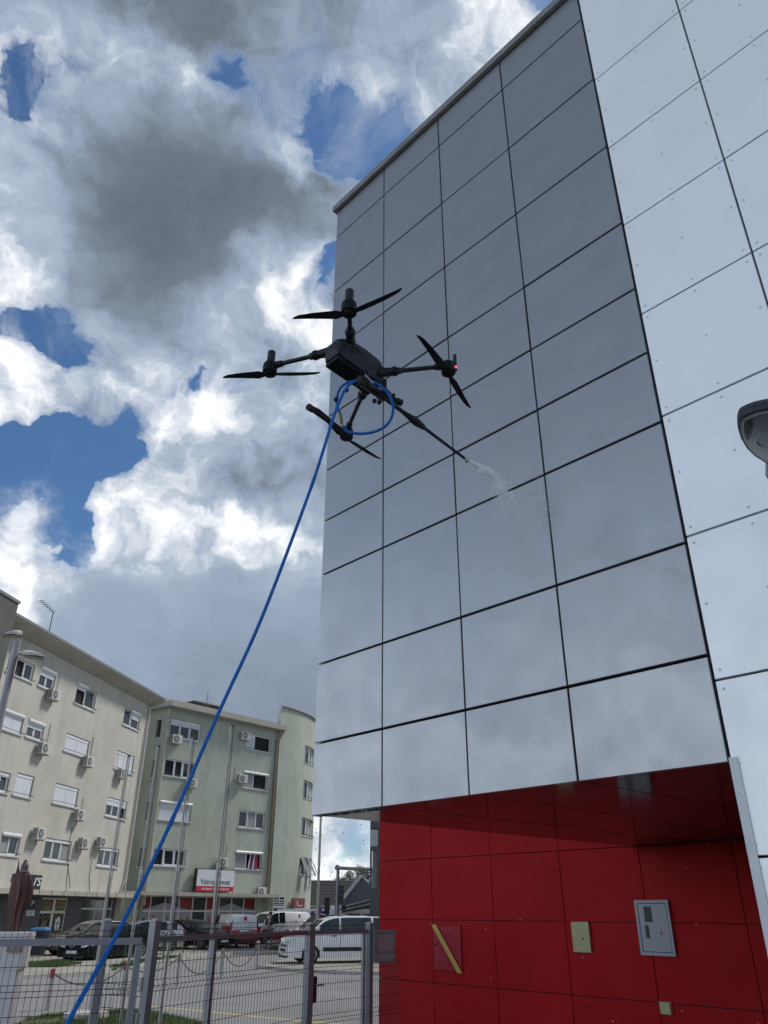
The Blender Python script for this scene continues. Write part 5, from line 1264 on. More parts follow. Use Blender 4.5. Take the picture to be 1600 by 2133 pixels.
mb = MB(); mb.ball((0, -.102, 1.625), .022, 8, (.7, 1, 1.2)); mb.ball((-.032, -.094, 1.655), .010, 6); mb.ball((.032, -.094, 1.655), .010, 6); mb.ball((-.085, -.01, 1.635), .022, 6, (.4, 1, 1.3)); mb.ball((.085, -.01, 1.635), .022, 6, (.4, 1, 1.3)); mb.build('face', M_SKIN, per)
mb = MB(); mb.box(.02, .055, -.17, -.155, 1.50, 1.62); mb.build('phone', M_INK, per)
for sg, (fx, fy) in ((-1, (-.10, -.275)), (1, (.05, -.175))):
    mb = MB(); zz = 1.14 if sg < 0 else 1.54
    for k in range(4): mb.poly([(fx-.03+k*.02, fy+.02, zz), (fx-.03+k*.02, fy-.02, zz+.012), (fx-.026+k*.018, fy-.03+.01, zz+.045)], [.010, .009, .007], 6)
    mb.poly([(fx+.035, fy+.03, zz-.02), (fx+.05, fy, zz+.01), (fx+.04, fy-.02, zz+.03)], [.012, .010, .008], 6); mb.build('fingers', M_SKIN, per)
for sg in (-1, 1):
    x = .15 if sg < 0 else -.0; cx = -.145 if sg < 0 else .18; cy = -.05 if sg < 0 else -.085
    mb = MB(); mb.ball((cx, cy, .045), .13, 10, (.42, 1.1, .36)); mb.build('shoe', M_HAIR, per, smooth=True)

# ================================================================== BOLLARDS, CHAINS, FLAGPOLES, RACKS, BINS
bol = []
def bollard(px, py_top, py_base, label, red=False):
    b = on_ground(px, py_base); d = math.hypot(b.x, b.y); tp = at_dist(px+((py_base-py_top)*.03), py_top, d).z
    t = thing('bollard', label, 'bollard', loc=(b.x, b.y, 0), group='bollards with hanging chain')
    mb = MB(); mb.tube((0, 0, 0), (0, 0, tp-.16), .045, n=12); mb.build('post', M_POLE, t)
    mb = MB(); mb.tube((0, 0, tp-.16), (0, 0, tp), .052, n=12); mb.ball((0, 0, tp), .05, 10, (1, 1, .5)); mb.build('cap', M_ORANGE if red else M_PIPEB, t)
    bol.append(Vector((b.x, b.y, tp-.06))); return t
bollard(96, 2020, 2105, 'grey bollard with a bright red band nearest the statue', True)
bollard(254, 2006, 2072, 'grey bollard with red top between the thin flagpoles', True)
bollard(368, 1988, 2054, 'grey bollard with rusty cap below the black sloping car')
bollard(460, 1977, 2036, 'grey bollard beside the fence post under the rear facing van')
bollard(534, 1970, 2022, 'grey bollard standing in front of the person')
def chain(a, b, sag, label):
    pts = [a.lerp(b, i/24)-Vector((0, 0, sag*4*(i/24)*(1-i/24))) for i in range(25)]; mb = MB()
    for i, (p, q) in enumerate(zip(pts[:-1], pts[1:])):
        for f in (.25, .75):
            c = p.lerp(q, f); mb.ball(c, .018, 6)
        mb.tube(p, q, .010, n=5)
    tag(mb.build('chain', M_IRON), label, 'chain', 'chains slung between the bollards')
chain(bol[0], bol[1], .32, 'dark chain sagging from the red banded bollard towards the hose')
chain(bol[1], bol[2], .25, 'dark chain between the red topped bollard and the rusty capped one')
chain(bol[2], bol[3], .52, 'dark chain hanging lowest between the rusty capped bollard and the next')
chain(bol[3], bol[4], .50, 'dark chain sagging to the bollard in front of the person')

def flagpole(pt, pb, label, H=None, pulley=1):
    b = on_ground(*pb); d = math.hypot(b.x, b.y); zt = at_dist(*pt, d).z
    b = at_dist(pt[0], pt[1], d); 
    t = thing('flagpole', label, 'flagpole', loc=(b.x, b.y, 0), group='bare flagpoles behind the fence')
    mb = MB(); mb.tube((0, 0, 0), (0, 0, zt*.52), .030, n=12); mb.tube((0, 0, zt*.52), (0, 0, zt), .023, .019, n=12); mb.build('pole', M_POLE, t)
    mb = MB(); mb.tube((0, 0, zt*.505), (0, 0, zt*.522), .033, n=12); mb.build('collar', M_ACW, t); mb = MB(); mb.tube((0, 0, zt-.02), (.045, -.03, zt-.02), .008, n=6); mb.ball((.045, -.03, zt-.02), .024, 8); mb.ball((0, 0, zt), .022, 8); mb.build('pulley', M_IRON, t)
    mb = MB(); mb.poly([(.06, -.035, zt-.03), (.075, -.04, zt*.6), (.055, -.03, 1.1)], .0045, 4); mb.poly([(.045, -.03, zt-.03), (.05, -.03, zt*.5), (.05, -.03, 1.1)], .0045, 4); mb.build('halyard', M_IRON, t)
flagpole((267, 1574), (179, 2117), 'leftmost thin flagpole, standing in front of the black hatchback')
flagpole((329, 1553), (243, 2140), 'slim flagpole rising along the gap between the cream and green blocks')
flagpole((401, 1535), (330, 2152), 'flagpole crossing the left windows of the green block')
flagpole((482, 1511), (423, 2170), 'tallest flagpole, crossing the company sign')
# street lamp at left
lb = at_dist(37, 1335, 15.0); zt = lb.z
t = thing('street_lamp', 'grey street lamp with two flat heads at the left edge', 'street lamp', loc=(lb.x, lb.y, 0))
mb = MB(); mb.tube((0, 0, 0), (0, 0, zt*.62), .085, n=14); mb.tube((0, 0, zt*.62), (0, 0, zt+.02), .075, .06, n=14); mb.build('pole', M_FENCE, t)
def lamp_head(px0, py0, px1, py1, nm_off):
    a = at_dist(px0, py0, 15.0)-Vector((lb.x, lb.y, 0)); b = at_dist(px1, py1, 15.0)-Vector((lb.x, lb.y, 0)); d = (b-a); L_ = d.length; d.normalize(); s = Vector((-d.y, d.x, 0)).normalized(); 
    mb = MB(); q = []
    for f, w_, h0, h1 in ((0, .06, -.03, .04), (.2, .10, -.035, .06), (.5, .14, -.03, .06), (.85, .13, -.02, .035), (1, .08, -.005, .015)):
        c = a+d*L_*f; q.append([c+s*w_+Vector((0, 0, h0)), c+s*w_+Vector((0, 0, h1*.4)), c+s*w_*.5+Vector((0, 0, h1)), c-s*w_*.5+Vector((0, 0, h1)), c-s*w_+Vector((0, 0, h1*.4)), c-s*w_+Vector((0, 0, h0))])
    mb.rings(q); mb.tube(Vector((0, 0, a.z)), a, .03, n=8); h_ = mb.build('lamp_head', M_ACW, t, smooth=True)
    mb = MB(); c = a+d*L_*.6; mb.prism([c-d*.16-s*.09, c+d*.16-s*.09, c+d*.16+s*.09, c-d*.16+s*.09], (0, 0, -.012)); mb.v = [(v[0], v[1], v[2]-.032) for v in mb.v]; mb.build('lens', M_GLASS, h_)
lamp_head(46, 1321, 11, 1322, 0); lamp_head(46, 1361, 91, 1369, 1)
# big lamp head at the right edge, seen from below
HZ = 4.0
def hp(px, py, z=HZ): p = on_z(px, py, z); return Vector((p.x, p.y, z))
outl = [(1597, 967), (1590, 961), (1572, 950), (1556, 934), (1544, 914), (1538, 896), (1537, 875), (1541, 869), (1556, 861), (1575, 854), (1600, 849)]
ptsL = [hp(*q) for q in outl]; tip = ptsL[-1]; tail = ptsL[0]; ax = (tip-tail); axn = Vector((ax.x, ax.y, 0)).normalized(); 
sd_ = Vector((axn.y, -axn.x, 0)); ax_o = hp(1612, 966)
mir = []
for p in ptsL:
    dd = (p-ax_o); al = dd.dot(axn); ac = dd.dot(sd_); mir.append(ax_o+axn*al-sd_*ac)
full = ptsL + mir[::-1]
cen = sum(full, Vector())/len(full)
lo_ = thing('street_lamp', 'large dark street lamp head seen from below against the silver panels', 'street lamp', loc=(ax_o.x, ax_o.y, 0))
def sh_(k, z): return [Vector((cen.x+(p.x-cen.x)*k, cen.y+(p.y-cen.y)*k, z))-Vector((ax_o.x, ax_o.y, 0)) for p in full]
mb = MB(); mb.rings([sh_(.93, HZ-.002), sh_(1.0, HZ), sh_(1.0, HZ+.02), sh_(.92, HZ+.06), sh_(.6, HZ+.10)]); mb.build('housing', M_LHOUS, lo_, smooth=True)
mb = MB(); mb.rings([sh_(.93, HZ-.006), sh_(.87, HZ-.012), sh_(.82, HZ-.008)], cap=False); mb.build('rim', M_LRIM, lo_, smooth=True)
mb = MB(); mb.rings([sh_(.86, HZ-.010), sh_(.70, HZ-.024), sh_(.4, HZ-.038), sh_(.08, HZ-.042)], cap=True); mb.build('glass', M_LGLS, lo_, smooth=True)
mb = MB(); q = [ [cen-Vector((ax_o.x, ax_o.y, 0))+Vector((math.cos(k*.3142)*r_, math.sin(k*.3142)*r_*1.2, 0))+Vector((0, 0, HZ-cen.z+zz)) for k in range(20)] for r_, zz in ((.100, -.030), (.095, -.036), (.090, -.034))]; mb.rings(q, cap=False); mb.build('inner_ring', M_LRIM, lo_)
mb = MB(); q = [ [cen-Vector((ax_o.x, ax_o.y, 0))+Vector((math.cos(k*.6283)*r_+.015, math.sin(k*.6283)*r_-.02, 0))+Vector((0, 0, HZ-cen.z+zz)) for k in range(10)] for r_, zz in ((.030, -.040), (.014, -.052))]; mb.rings(q); mb.build('bulb', M_LREF, lo_)
bk = -axn
mb = MB(); mb.poly([Vector((0, 0, HZ+.02)), bk*.12+Vector((0, 0, HZ+.01)), bk*.5+Vector((.14, 0, HZ-.05)), bk*.95+Vector((.35, 0, HZ-.3)), bk*1.1+Vector((.45, 0, HZ-.9)), bk*1.1+Vector((.45, 0, 0))], [.035, .04, .04, .05, .06, .075], 12)
mb.build('pole', M_FENCE, lo_, smooth=True)
# green rack and bins
def rack(px, pyb, label, w_=.55, h_=.75):
    b = on_ground(px, pyb, .1); t = MB()
    for k in range(2):
        x = k*.95; t.poly([(x, 0, 0), (x, 0, h_), (x+w_, 0, h_), (x+w_, 0, 0)], .022, 6)
    t.poly([(0, 0, .25), (.95+w_, 0, .25)], .018, 6)
    o = t.build('bicycle_rack', mat('green_paint', (.05, .13, .06), .5)); o.location = (b.x, b.y, .1); o.rotation_euler = (0, 0, R(10)); tag(o, label, 'bicycle rack')
rack(258, 2003, 'green tubular bicycle rack in front of the black hatchback door')
rack(338, 1985, 'green tubular bicycle rack beside the tall fence post', .5, .8)
b = on_ground(75, 1993, .1); t = thing('waste_bin', 'dark waste bin with blue lid beside the shop door', 'bin', loc=(b.x, b.y, .1))
mb = MB(); mb.rings([[Vector((sx*w_, sy*w_*1.1, z)) for sx, sy in ((-1,-1),(1,-1),(1,1),(-1,1))] for w_, z in ((.24, .05), (.30, 1.0))]); mb.build('bin_body', M_BIN, t)
mb = MB(); mb.rings([[Vector((sx*w_, sy*w_*1.1, z)) for sx, sy in ((-1,-1),(1,-1),(1,1),(-1,1))] for w_, z in ((.33, 1.0), (.33, 1.05), (.2, 1.14))]); mb.build('lid', mat('blue_lid', (.04, .16, .36), .5), t)

# ================================================================== STATUE ON PEDESTAL
SD = 13.0
def spt(px, py): return at_dist(px, py, SD)
prof_s = [(1940, 14, 42), (1930, 15, 44), (1920, 15.5, 47), (1910, 16, 49), (1900, 17, 52), (1890, 17.5, 56), (1880, 18, 63), (1870, 19, 66.5), (1860, 20, 69.5), (1850, 21.5, 70.5), (1840, 23.5, 69.5), (1830, 26.5, 67), (1822, 30, 65), (1817, 33, 61), (1814, 41, 54)]
base_c = spt(28, 1940); so_ = Vector((base_c.x, base_c.y, 0))
st_ = thing('statue', 'brown bronze statue in a long cloak and crested helmet, seen from behind', 'statue', loc=so_)
sright = Vector((math.cos(.26), math.sin(.26), 0)); sback = Vector((-sright.y, sright.x, 0))
rg = []
for (y, xl, xr) in prof_s:
    a, b = spt(xl, y), spt(xr, y); c = (a+b)/2; hw = (b-a).length/2; n_ = 72; q = []
    f = (1940-y)/126
    for k in range(n_):
        an = 2*math.pi*k/n_; fold = 1+(.13*math.sin(an*11+f*2.2)+.09*math.sin(an*6-f*3+1)+.05*math.sin(an*19+2))*(1-f*.70)
        sx = hw*math.cos(an)*(1 if abs(math.cos(an)) > .96 else fold); dy = hw*.62*math.sin(an)*fold
        q.append(c+sright*sx+sback*dy-so_)
    rg.append(q)
mb = MB(); mb.rings(rg); cl = mb.build('cloak', M_BRONZE, st_, smooth=True)
hc = spt(51.5, 1806)-so_; px_m = SD/1798*1.02
mb = MB()
mb.ball(hc, 7.2*px_m, 14, (1, 1.1, 1.25)); mb.tube(hc-Vector((0, 0, 12*px_m)), hc-Vector((0, 0, 4*px_m)), 5.5*px_m, 5*px_m, n=10)
mb.rings([[hc+Vector((math.cos(k*.5236)*r_*px_m, math.sin(k*.5236)*r_*px_m*1.1, z*px_m)) for k in range(12)] for r_, z in ((8.2, -5), (9.2, -8.5), (8.4, -9))], cap=False)
mb.build('helmet', mat('weathered_helmet', (.20, .19, .17), .5, var=.3, vscale=14), st_, smooth=True)
mb = MB(); cr_ = []
for k in range(9):
    a = R(-60+k*21); rr_ = 8.6*px_m; cr_.append([hc+Vector((s*.9*px_m-.2*px_m, -math.sin(a-R(10))*rr_*1.1, math.cos(a-R(10))*rr_*1.15+e*3.2*px_m*(1-abs(k-4)/7))) for s, e in ((-1, 0), (1, 0), (1, 1), (-1, 1))])
mb.rings(cr_); mb.build('crest', M_BRONZE, st_)
a, b, c = spt(38.5, 1785)-so_, spt(38.5, 1802)-so_, spt(36.5, 1818)-so_
mb = MB(); mb.poly([a, b, c, spt(30, 1850)-so_], [.3*px_m, 1.2*px_m, 3.4*px_m, 3*px_m], 8); mb.build('furled_flag', M_BRONZE, st_, smooth=True)
mb = MB(); mb.poly([c-sback*.0+Vector((0, 0, -.02)), spt(28, 1822)-so_, spt(24, 1838)-so_], [2.4*px_m, 3*px_m, 3*px_m], 8); mb.build('raised_arm', mat('verdigris', (.16, .19, .17), .6, var=.2), st_, smooth=True)
# pedestal
pz = spt(30, 1942).z
pd = thing('pedestal', 'white stone pedestal carrying the bronze statue at the left edge', 'pedestal', loc=so_)
e0 = (spt(66, 1950)-so_).dot(sright); e1 = (spt(60, 2000)-so_).dot(sright); wl = -.75
rotp = Matrix.Rotation(.26, 4, 'Z')
mb = MB(); mb.box(wl, e0, -.42, .42, pz-.10, pz-.0, rotp); mb.build('top_slab', M_WHITEST, pd)
mb = MB(); mb.box(wl+.03, e0-.02, -.38, .38, pz-.42, pz-.102, rotp); mb.build('upper_block', M_WHITEST, pd)
mb = MB(); q = [[rotp @ Vector((x, y, z)) for x, y in ((wl+.02, -.36), (e0-.055-k*.02, -.36), (e0-.055-k*.02, .36), (wl+.02, .36))] for z, k in ((.16, 0), (pz-.422, 0))]; mb.rings(q); mb.build('shaft', M_WHITEST, pd)
mb = MB(); mb.box(wl-.1, e0+.06, -.5, .5, 0, .158, rotp); mb.build('plinth', M_WHITEST, pd)
mb = MB(); mb.box(e0-.22, e0-.05, -.44, -.425, pz-.22, pz-.105, rotp); mb.build('plaque', mat('worn_plaque', (.36, .27, .26), .8, var=.2), pd)

# ================================================================== FENCE
def pdist(px, d): r = ray(px, 1898); h = Vector((r.x, r.y, 0)); return h*(d/h.length)
P_L = pdist(-130, 9.1); P_A = pdist(303, 9.25); P_G = pdist(327, 9.4); P_B = pdist(648, 12.0); P_C = pdist(770, 12.9); P_D = pdist(816, 13.4); P_X = pdist(228, 9.75); P_Y = pdist(-60, 14)
TOPZ = 1.745; RAILZ = 1.635
fence = thing('fence', 'dark grey wire mesh fence with square posts between the verge and the red wall', 'fence', loc=(P_G.x, P_G.y, 0))
gate = thing('gate', 'wide grey framed wire mesh gate leaf in front of the statue', 'gate', loc=(P_A.x, P_A.y, 0))
def post(root, P, w_, top, ang, m_=M_FENCE, cap=True):
    p = P-Vector(root.location); M = Matrix.Translation(p) @ Matrix.Rotation(ang, 4, 'Z'); mb = MB(); mb.box(-w_/2, w_/2, -w_/2, w_/2, 0, top, M); o = mb.build('post', m_, root)
    if cap:
        mb = MB(); h = w_/2+.006; mb.rings([[M @ Vector((x*k, y*k, z)) for x, y in ((-h, -h), (h, -h), (h, h), (-h, h))] for k, z in ((1, top), (1, top+.008), (.3, top+.028))]); mb.build('post_cap', M_PIPE, o)
    return o
def mesh_panel(root, A, B, top, zlist, sp=.05, bot=.06, folds=(.62, 1.22, 1.72), nm='mesh_panel', r=.0025):
    o = Vector(root.location); A = A-o; B = B-o; A.z = B.z = 0; d = (B-A); L_ = d.length; d.normalize(); nrm_ = Vector((d.y, -d.x, 0))
    if nrm_.y > 0: nrm_ = -nrm_
    def offs(z):
        for f in folds:
            if abs(z-f) < .05: return .030*(1-abs(z-f)/.05)
        return 0
    zz = [bot]; 
    for f in folds: zz += [f-.05, f, f+.05]
    zz = sorted([z for z in set(zz) if z < top] + [top])
    mb = MB(); n_ = int(L_/sp)
    for i in range(n_+1):
        p = A+d*(L_*i/n_); pts = [p+nrm_*offs(z)+Vector((0, 0, z)) for z in zz]
        mb.poly(pts, r, 4, cap=False)
    for z in zlist+[f+e for f in folds for e in (-.05, 0, .05)]:
        if z > top: continue
        s = nrm_*(offs(z)-.005); mb.tube(A+s+Vector((0, 0, z)), B+s+Vector((0, 0, z)), r*1.15, n=4)
    return mb.build(nm, M_WIRE, root, kind='stuff')
def rail(root, A, B, z, h=.05, w_=.04, nm='rail'):
    o = Vector(root.location); A = A-o; B = B-o; d = B-A; d.z = 0; L_ = d.length; a = math.atan2(d.y, d.x); mb = MB()
    mb.box(0, L_, -w_/2, w_/2, z-h/2, z+h/2, Matrix.Translation((A.x, A.y, 0)) @ Matrix.Rotation(a, 4, 'Z')); return mb.build(nm, M_FENCE, root)
angG = math.atan2((P_A-P_L).y, (P_A-P_L).x)
rail(gate, P_L, P_A, RAILZ-.01, .06); rail(gate, P_L, P_A, .10, .06)
ps = post(gate, P_A-Vector((.02, 0, 0)), .06, RAILZ-.05, angG, cap=False); ps.name = 'stile'
mesh_panel(gate, P_L, P_A-Vector((.05, 0, 0)), 1.76, [.2, .4, .82, 1.02, 1.42, 1.6], .055)
mb = MB()
for z in (1.25, .95): mb = MB(); mb.tube((.06, -.02, z-.06), (.06, -.02, z+.06), .018, n=8); mb.build('hinge', M_FENCE, gate)
pG = post(fence, P_G, .085, 1.80, R(62)); pX = post(fence, P_X, .08, 1.80, R(28)); pB = post(fence, P_B, .10, 1.74, R(50)); pC = post(fence, P_C, .085, 1.73, R(55))
dGB = (P_B-P_G).normalized()
rail(fence, P_G+dGB*.07, P_B-dGB*.06, RAILZ, .05); rail(fence, P_G+dGB*.07, P_B-dGB*.06, .09, .05)
mesh_panel(fence, P_G+dGB*.07, P_B-dGB*.06, 1.775, [.2, .4, .82, 1.02, 1.42, 1.6], .062)
dBC = (P_C-P_B).normalized(); rail(fence, P_B+dBC*.06, P_C-dBC*.05, RAILZ-.0, .05); mesh_panel(fence, P_B+dBC*.06, P_C-dBC*.05, 1.72, [.2, .4, .82, 1.02, 1.42, 1.6], .045)
dCD = (P_D-P_C).normalized(); mesh_panel(fence, P_C+dCD*.05, P_D+dCD*.2, 1.30, [.2, .4, .82, 1.02], .04, folds=(.62, 1.22))
mesh_panel(fence, P_X+Vector((.06, 0, 0)), P_G-Vector((.06, 0, 0)), 1.30, [.2, .4, .82, 1.02], .045, folds=(.62, 1.18))
pm = P_G.lerp(P_B, .44); post(fence, pdist(452, 10.8), .055, RAILZ-.03, R(60), cap=False)
post(fence, P_C-dBC*.13, .04, RAILZ-.02, R(55), cap=False)
mb = MB(); pb_ = P_B-Vector(fence.location)+dBC*.09; Mx = Matrix.Translation(pb_) @ Matrix.Rotation(R(50), 4, 'Z'); mb.box(-.03, .03, -.05, .05, .82, 1.12, Mx); mb.build('lock_case', mat('oxide_red', (.10, .02, .018), .5), fence)
mb = MB(); mb.tube(Mx @ Vector((.0, -.05, 1.02)), Mx @ Vector((0, -.11, 1.02)), .010, n=8); mb.tube(Mx @ Vector((0, -.11, 1.02)), Mx @ Vector((.10, -.11, 1.02)), .010, n=8); mb.build('handle', M_FENCE, fence)
# box at the end post
bx = thing('meter_box', 'mauve grey metal letter box beside the last fence post, against the red wall', 'box', loc=(P_C.x, P_C.y, 0), rz=R(28))
za, zb_ = at_dist(795, 1938, 13.0).z, at_dist(795, 2002, 13.0).z; zm_ = at_dist(795, 1980, 13.0).z
mb = MB(); mb.box(.05, .36, -.09, .12, zb_, za); mb.build('case', M_BOXF, bx)
mb = MB(); mb.box(.03, .39, -.11, -.092, za-.035, za+.01); mb.box(.03, .37, -.11, -.092, zb_-.01, zb_+.035); mb.box(.03, .37, -.11, -.092, zm_-.02, zm_+.015); mb.box(.345, .375, -.11, -.092, zb_+.035, za-.035); mb.box(.035, .06, -.11, -.092, zb_+.035, za-.035); mb.build('frame', M_FENCE, bx)

# ================================================================== DRONE
def P(px, py, dep): return at_depth(px, py, dep)
hubs = {'rear': P(727, 646, 3.49), 'left': P(562, 772, 3.86), 'right': P(934, 771, 3.86), 'front': P(722, 906, 4.22)}
cen_d = (hubs['left']+hubs['right'])/2
e1 = (hubs['right']-hubs['left']).normalized(); e2 = (hubs['front']-hubs['rear']).normalized(); nd = e1.cross(e2).normalized()
if nd.z < 0: nd = -nd
e2 = (e2-e1*e2.dot(e1)).normalized()
fw = (e1+e2).normalized(); sdv_ = (e1-e2).normalized()
DO = P(742, 770, 3.80)
drone = thing('drone', 'black quadcopter spraying water through a lance in front of the grey facade', 'drone', loc=DO)
def rel(v): return v-DO
# body hull in (fw, side, up) coordinates
def bp_(f, s, u): return fw*f+sdv_*s+nd*u
bodyC = rel(P(740, 762, 3.80)); BF, BS_, BU = .80, .86, .92
hull = []
for f, ws, wt, zb_, zt_, zs in ((-.205, .03, .03, -.02, .03, .01), (-.190, .055, .065, -.055, .055, .02), (-.13, .062, .098, -.072, .070, .02), (0, .062, .105, -.074, .074, .02), (.10, .060, .10, -.070, .070, .02), (.17, .055, .085, -.060, .050, .01), (.20, .03, .05, -.03, .02, 0)):
    hull.append([bodyC+bp_(f*BF, s*BS_, u*BU) for s, u in ((-ws, zb_), (ws, zb_), (wt*.98, zs-.01), (wt, zs+.02), (wt*.86, zt_-.012), (wt*.6, zt_), (-wt*.6, zt_), (-wt*.86, zt_-.012), (-wt, zs+.02), (-wt*.98, zs-.01))])
mb = MB(); mb.rings(hull); hb = mb.build('body', M_DRONE, drone)
# belly plate, battery bay, vents, seams
mb = MB(); mb.rings([[bodyC+bp_(f*BF, s*BS_, u*BU) for f, s in ((-.19, -.05), (.16, -.05), (.16, .05), (-.19, .05))] for u in (-.092, -.070)]); mb.build('belly_plate', M_DARK, hb)
mb = MB()
for k in range(3): f0 = -.100+k*.002; u0 = .010-.018*k; w0 = (.098-.010*k)*BS_; mb.prism([bodyC+bp_(f0, w0, u0), bodyC+bp_(f0+.065, w0, u0), bodyC+bp_(f0+.073, w0-.003, u0-.010), bodyC+bp_(f0, w0-.003, u0-.010)], sdv_*.003)
mb.build('side_vents', M_DARK, hb, kind='stuff')
mb = MB(); mb.poly([bodyC+bp_(-.02, .088, .042), bodyC+bp_(.015, .0885, .022), bodyC+bp_(.055, .086, .040)], .0012, 5); mb.poly([bodyC+bp_(.125, .076, .030), bodyC+bp_(.127, .064, -.040)], .0014, 5)
for f, u in ((.10, -.03), (.11, -.045), (.05, -.03), (.118, -.02)): mb.ball(bodyC+bp_(f, .0795+u*.3, u), .0028, 6)
mb.build('seams', M_DARK, hb, kind='stuff')
mb = MB(); mb.ball(bodyC+bp_(.075, .045, .068), .014, 10); mb.build('gps_dome', M_DRONE, hb, smooth=True)
mb = MB(); mb.ball(bodyC+bp_(.110, .083, .018), .0035, 6); mb.build('status_light', mat('white_led', (.7, .72, .75), .3), hb)
# arms, motors, propellers
roots = {'rear': bodyC+bp_(-.10, .072, .040), 'left': bodyC+bp_(-.135, -.055, .036), 'right': bodyC+bp_(.120, .066, -.010), 'front': rel(P(762, 806, 3.90))}
tips = {'rear': ((608, 662), (841, 607)), 'left': ((462, 786), (668, 782)), 'right': ((873, 698), (976, 854)), 'front': ((655, 847), (791, 961))}
for k, hp_ in hubs.items():
    h = rel(hp_); r0 = roots[k]; d = (h-r0); lift = nd*.045
    a_end = h+nd*.030
    dd = (a_end-r0).normalized()
    mb = MB(); mb.poly([r0-dd*.02, r0+dd*.05, r0+dd*.095, r0+dd*.10], [.028, .021, .018, .014], 12); mb.poly([r0+dd*.09, a_end-dd*.03], [.0120, .0112], 12); ar = mb.build('arm', M_DGREEN, drone, smooth=True)
    mb = MB(); mb.poly([r0+dd*.055, r0+dd*.075], [.025, .025], 12); mb.build('clamp', M_DARK, ar, smooth=True)
    mb = MB(); mb.poly([a_end-dd*.07, a_end-dd*.02], [.016, .020], 12); mb.build('motor_mount', M_DARK, ar, smooth=True)
    # motor pod
    mb = MB(); mb.poly([h-nd*.022, h-nd*.018, h+nd*.018, h+nd*.040, h+nd*.046], [.026, .036, .037, .034, .028], 20); mo = mb.build('motor', M_DARK, drone, smooth=True)
    if k in ('rear', 'left'):
        mb = MB(); mb.poly([h+nd*.046, h+nd*.060, h+nd*.085, h+nd*.090, h+nd*.128, h+nd*.134], [.024, .022, .019, .0205, .0205, .014], 16); mb.build('antenna_housing', M_DRONE, drone, smooth=True)
        if k == 'rear':
            mb = MB(); c = h+nd*.072-sdv_.cross(nd)*.0; toc = (C0-(DO+c)).normalized(); sv_ = toc.cross(nd).normalized(); uu_ = nd
            mb.prism([c+toc*.0215-sv_*.003-uu_*.010, c+toc*.0215+sv_*.003-uu_*.010, c+toc*.0215+sv_*.003+uu_*.010, c+toc*.0215-sv_*.003+uu_*.010], toc*.001); mb.build('housing_slot', M_CABW, drone)
    if k == 'right':
        q = e1*.026+h; mb = MB(); mb.poly([q+e1*.006, q+e1*.010+nd*.05, q+e1*.012+nd*.105], [.013, .010, .0095], 10); mb.build('antenna', M_DRONE, drone, smooth=True)
        mb = MB(); mb.ball(rel(P(950, 764, 3.80)), .006, 8); mb.build('red_lamp', M_LED, drone)
    # propeller: two blades under the motor, folded type
    hub_c = h-nd*.024
    mb = MB(); mb.poly([hub_c-nd*.008, hub_c-nd*.004, hub_c+nd*.004], [.010, .022, .024], 14); pr = mb.build('propeller', M_DARK, drone, smooth=True)
    for tp in tips[k]:
        r_ = ray(*tp); tt = (DO+hub_c-C0).dot(nd)/r_.dot(nd); T = C0+r_*tt-DO; dv = (T-hub_c); Lb = dv.length; dv.normalize()
        Lb = min(max(Lb, .235), .30); ch = nd.cross(dv).normalized(); bl = []
        for f, c0, c1, tw, dz in ((.0, .008, -.008, .10, 0), (.10, .012, -.012, .30, 0), (.22, .019, -.022, .36, .001), (.40, .017, -.020, .27, .003), (.65, .013, -.017, .20, .006), (.88, .009, -.012, .13, .009), (.97, .004, -.008, .10, .010), (1.0, -.002, -.005, .08, .010)):
            c = hub_c+dv*Lb*f+nd*dz; sweep = -.010*max(0, f-.8)*5
            u = (ch*math.cos(tw)+nd*math.sin(tw)); w2_ = (nd*math.cos(tw)-ch*math.sin(tw))
            bl.append([c+u*(c0+sweep), c+u*((c0+c1)/2+sweep)+w2_*.0022, c+u*(c1+sweep), c+u*((c0+c1)/2+sweep)-w2_*.0012])
        mb = MB(); mb.rings(bl); mb.build('blade', M_DARK, pr, smooth=True)
# landing gear
sk1a, sk1b = rel(P(645, 849, 3.55)), rel(P(722, 903, 3.80)); sk2a, sk2b = rel(P(750, 796, 3.58)), rel(P(833, 838, 3.76))
for (a, b), (r1, r2), lab in (((sk1a, sk1b), (rel(P(718, 803, 3.74)), rel(P(764, 812, 3.86))), 0), ((sk2a, sk2b), (bodyC+bp_(-.03, .07, -.06), bodyC+bp_(.05, .07, -.06)), 1)):
    d = (b-a).normalized()
    mb = MB(); mb.poly([a, b], .0125, 12); mb.poly([a-d*.008, a+d*.022, a+d*.03], [.0175, .0165, .0125], 12); mb.poly([b+d*.008, b-d*.022, b-d*.03], [.0175, .0165, .0125], 12); sk = mb.build('landing_skid', M_DARK, drone, smooth=True)
    for f, rt in ((.45, r1), (.93, r2)) if lab == 0 else ((.15, None), (.6, None)):
        q = a.lerp(b, f)
        if rt is None: rt = q+nd*.09; mb = MB(); mb.poly([q, rt], [.0115, .0125], 10); mb.poly([q+(rt-q)*.0, q+(rt-q)*.12], [.019, .016], 10); mb.build('strut', M_DARK, sk, smooth=True)
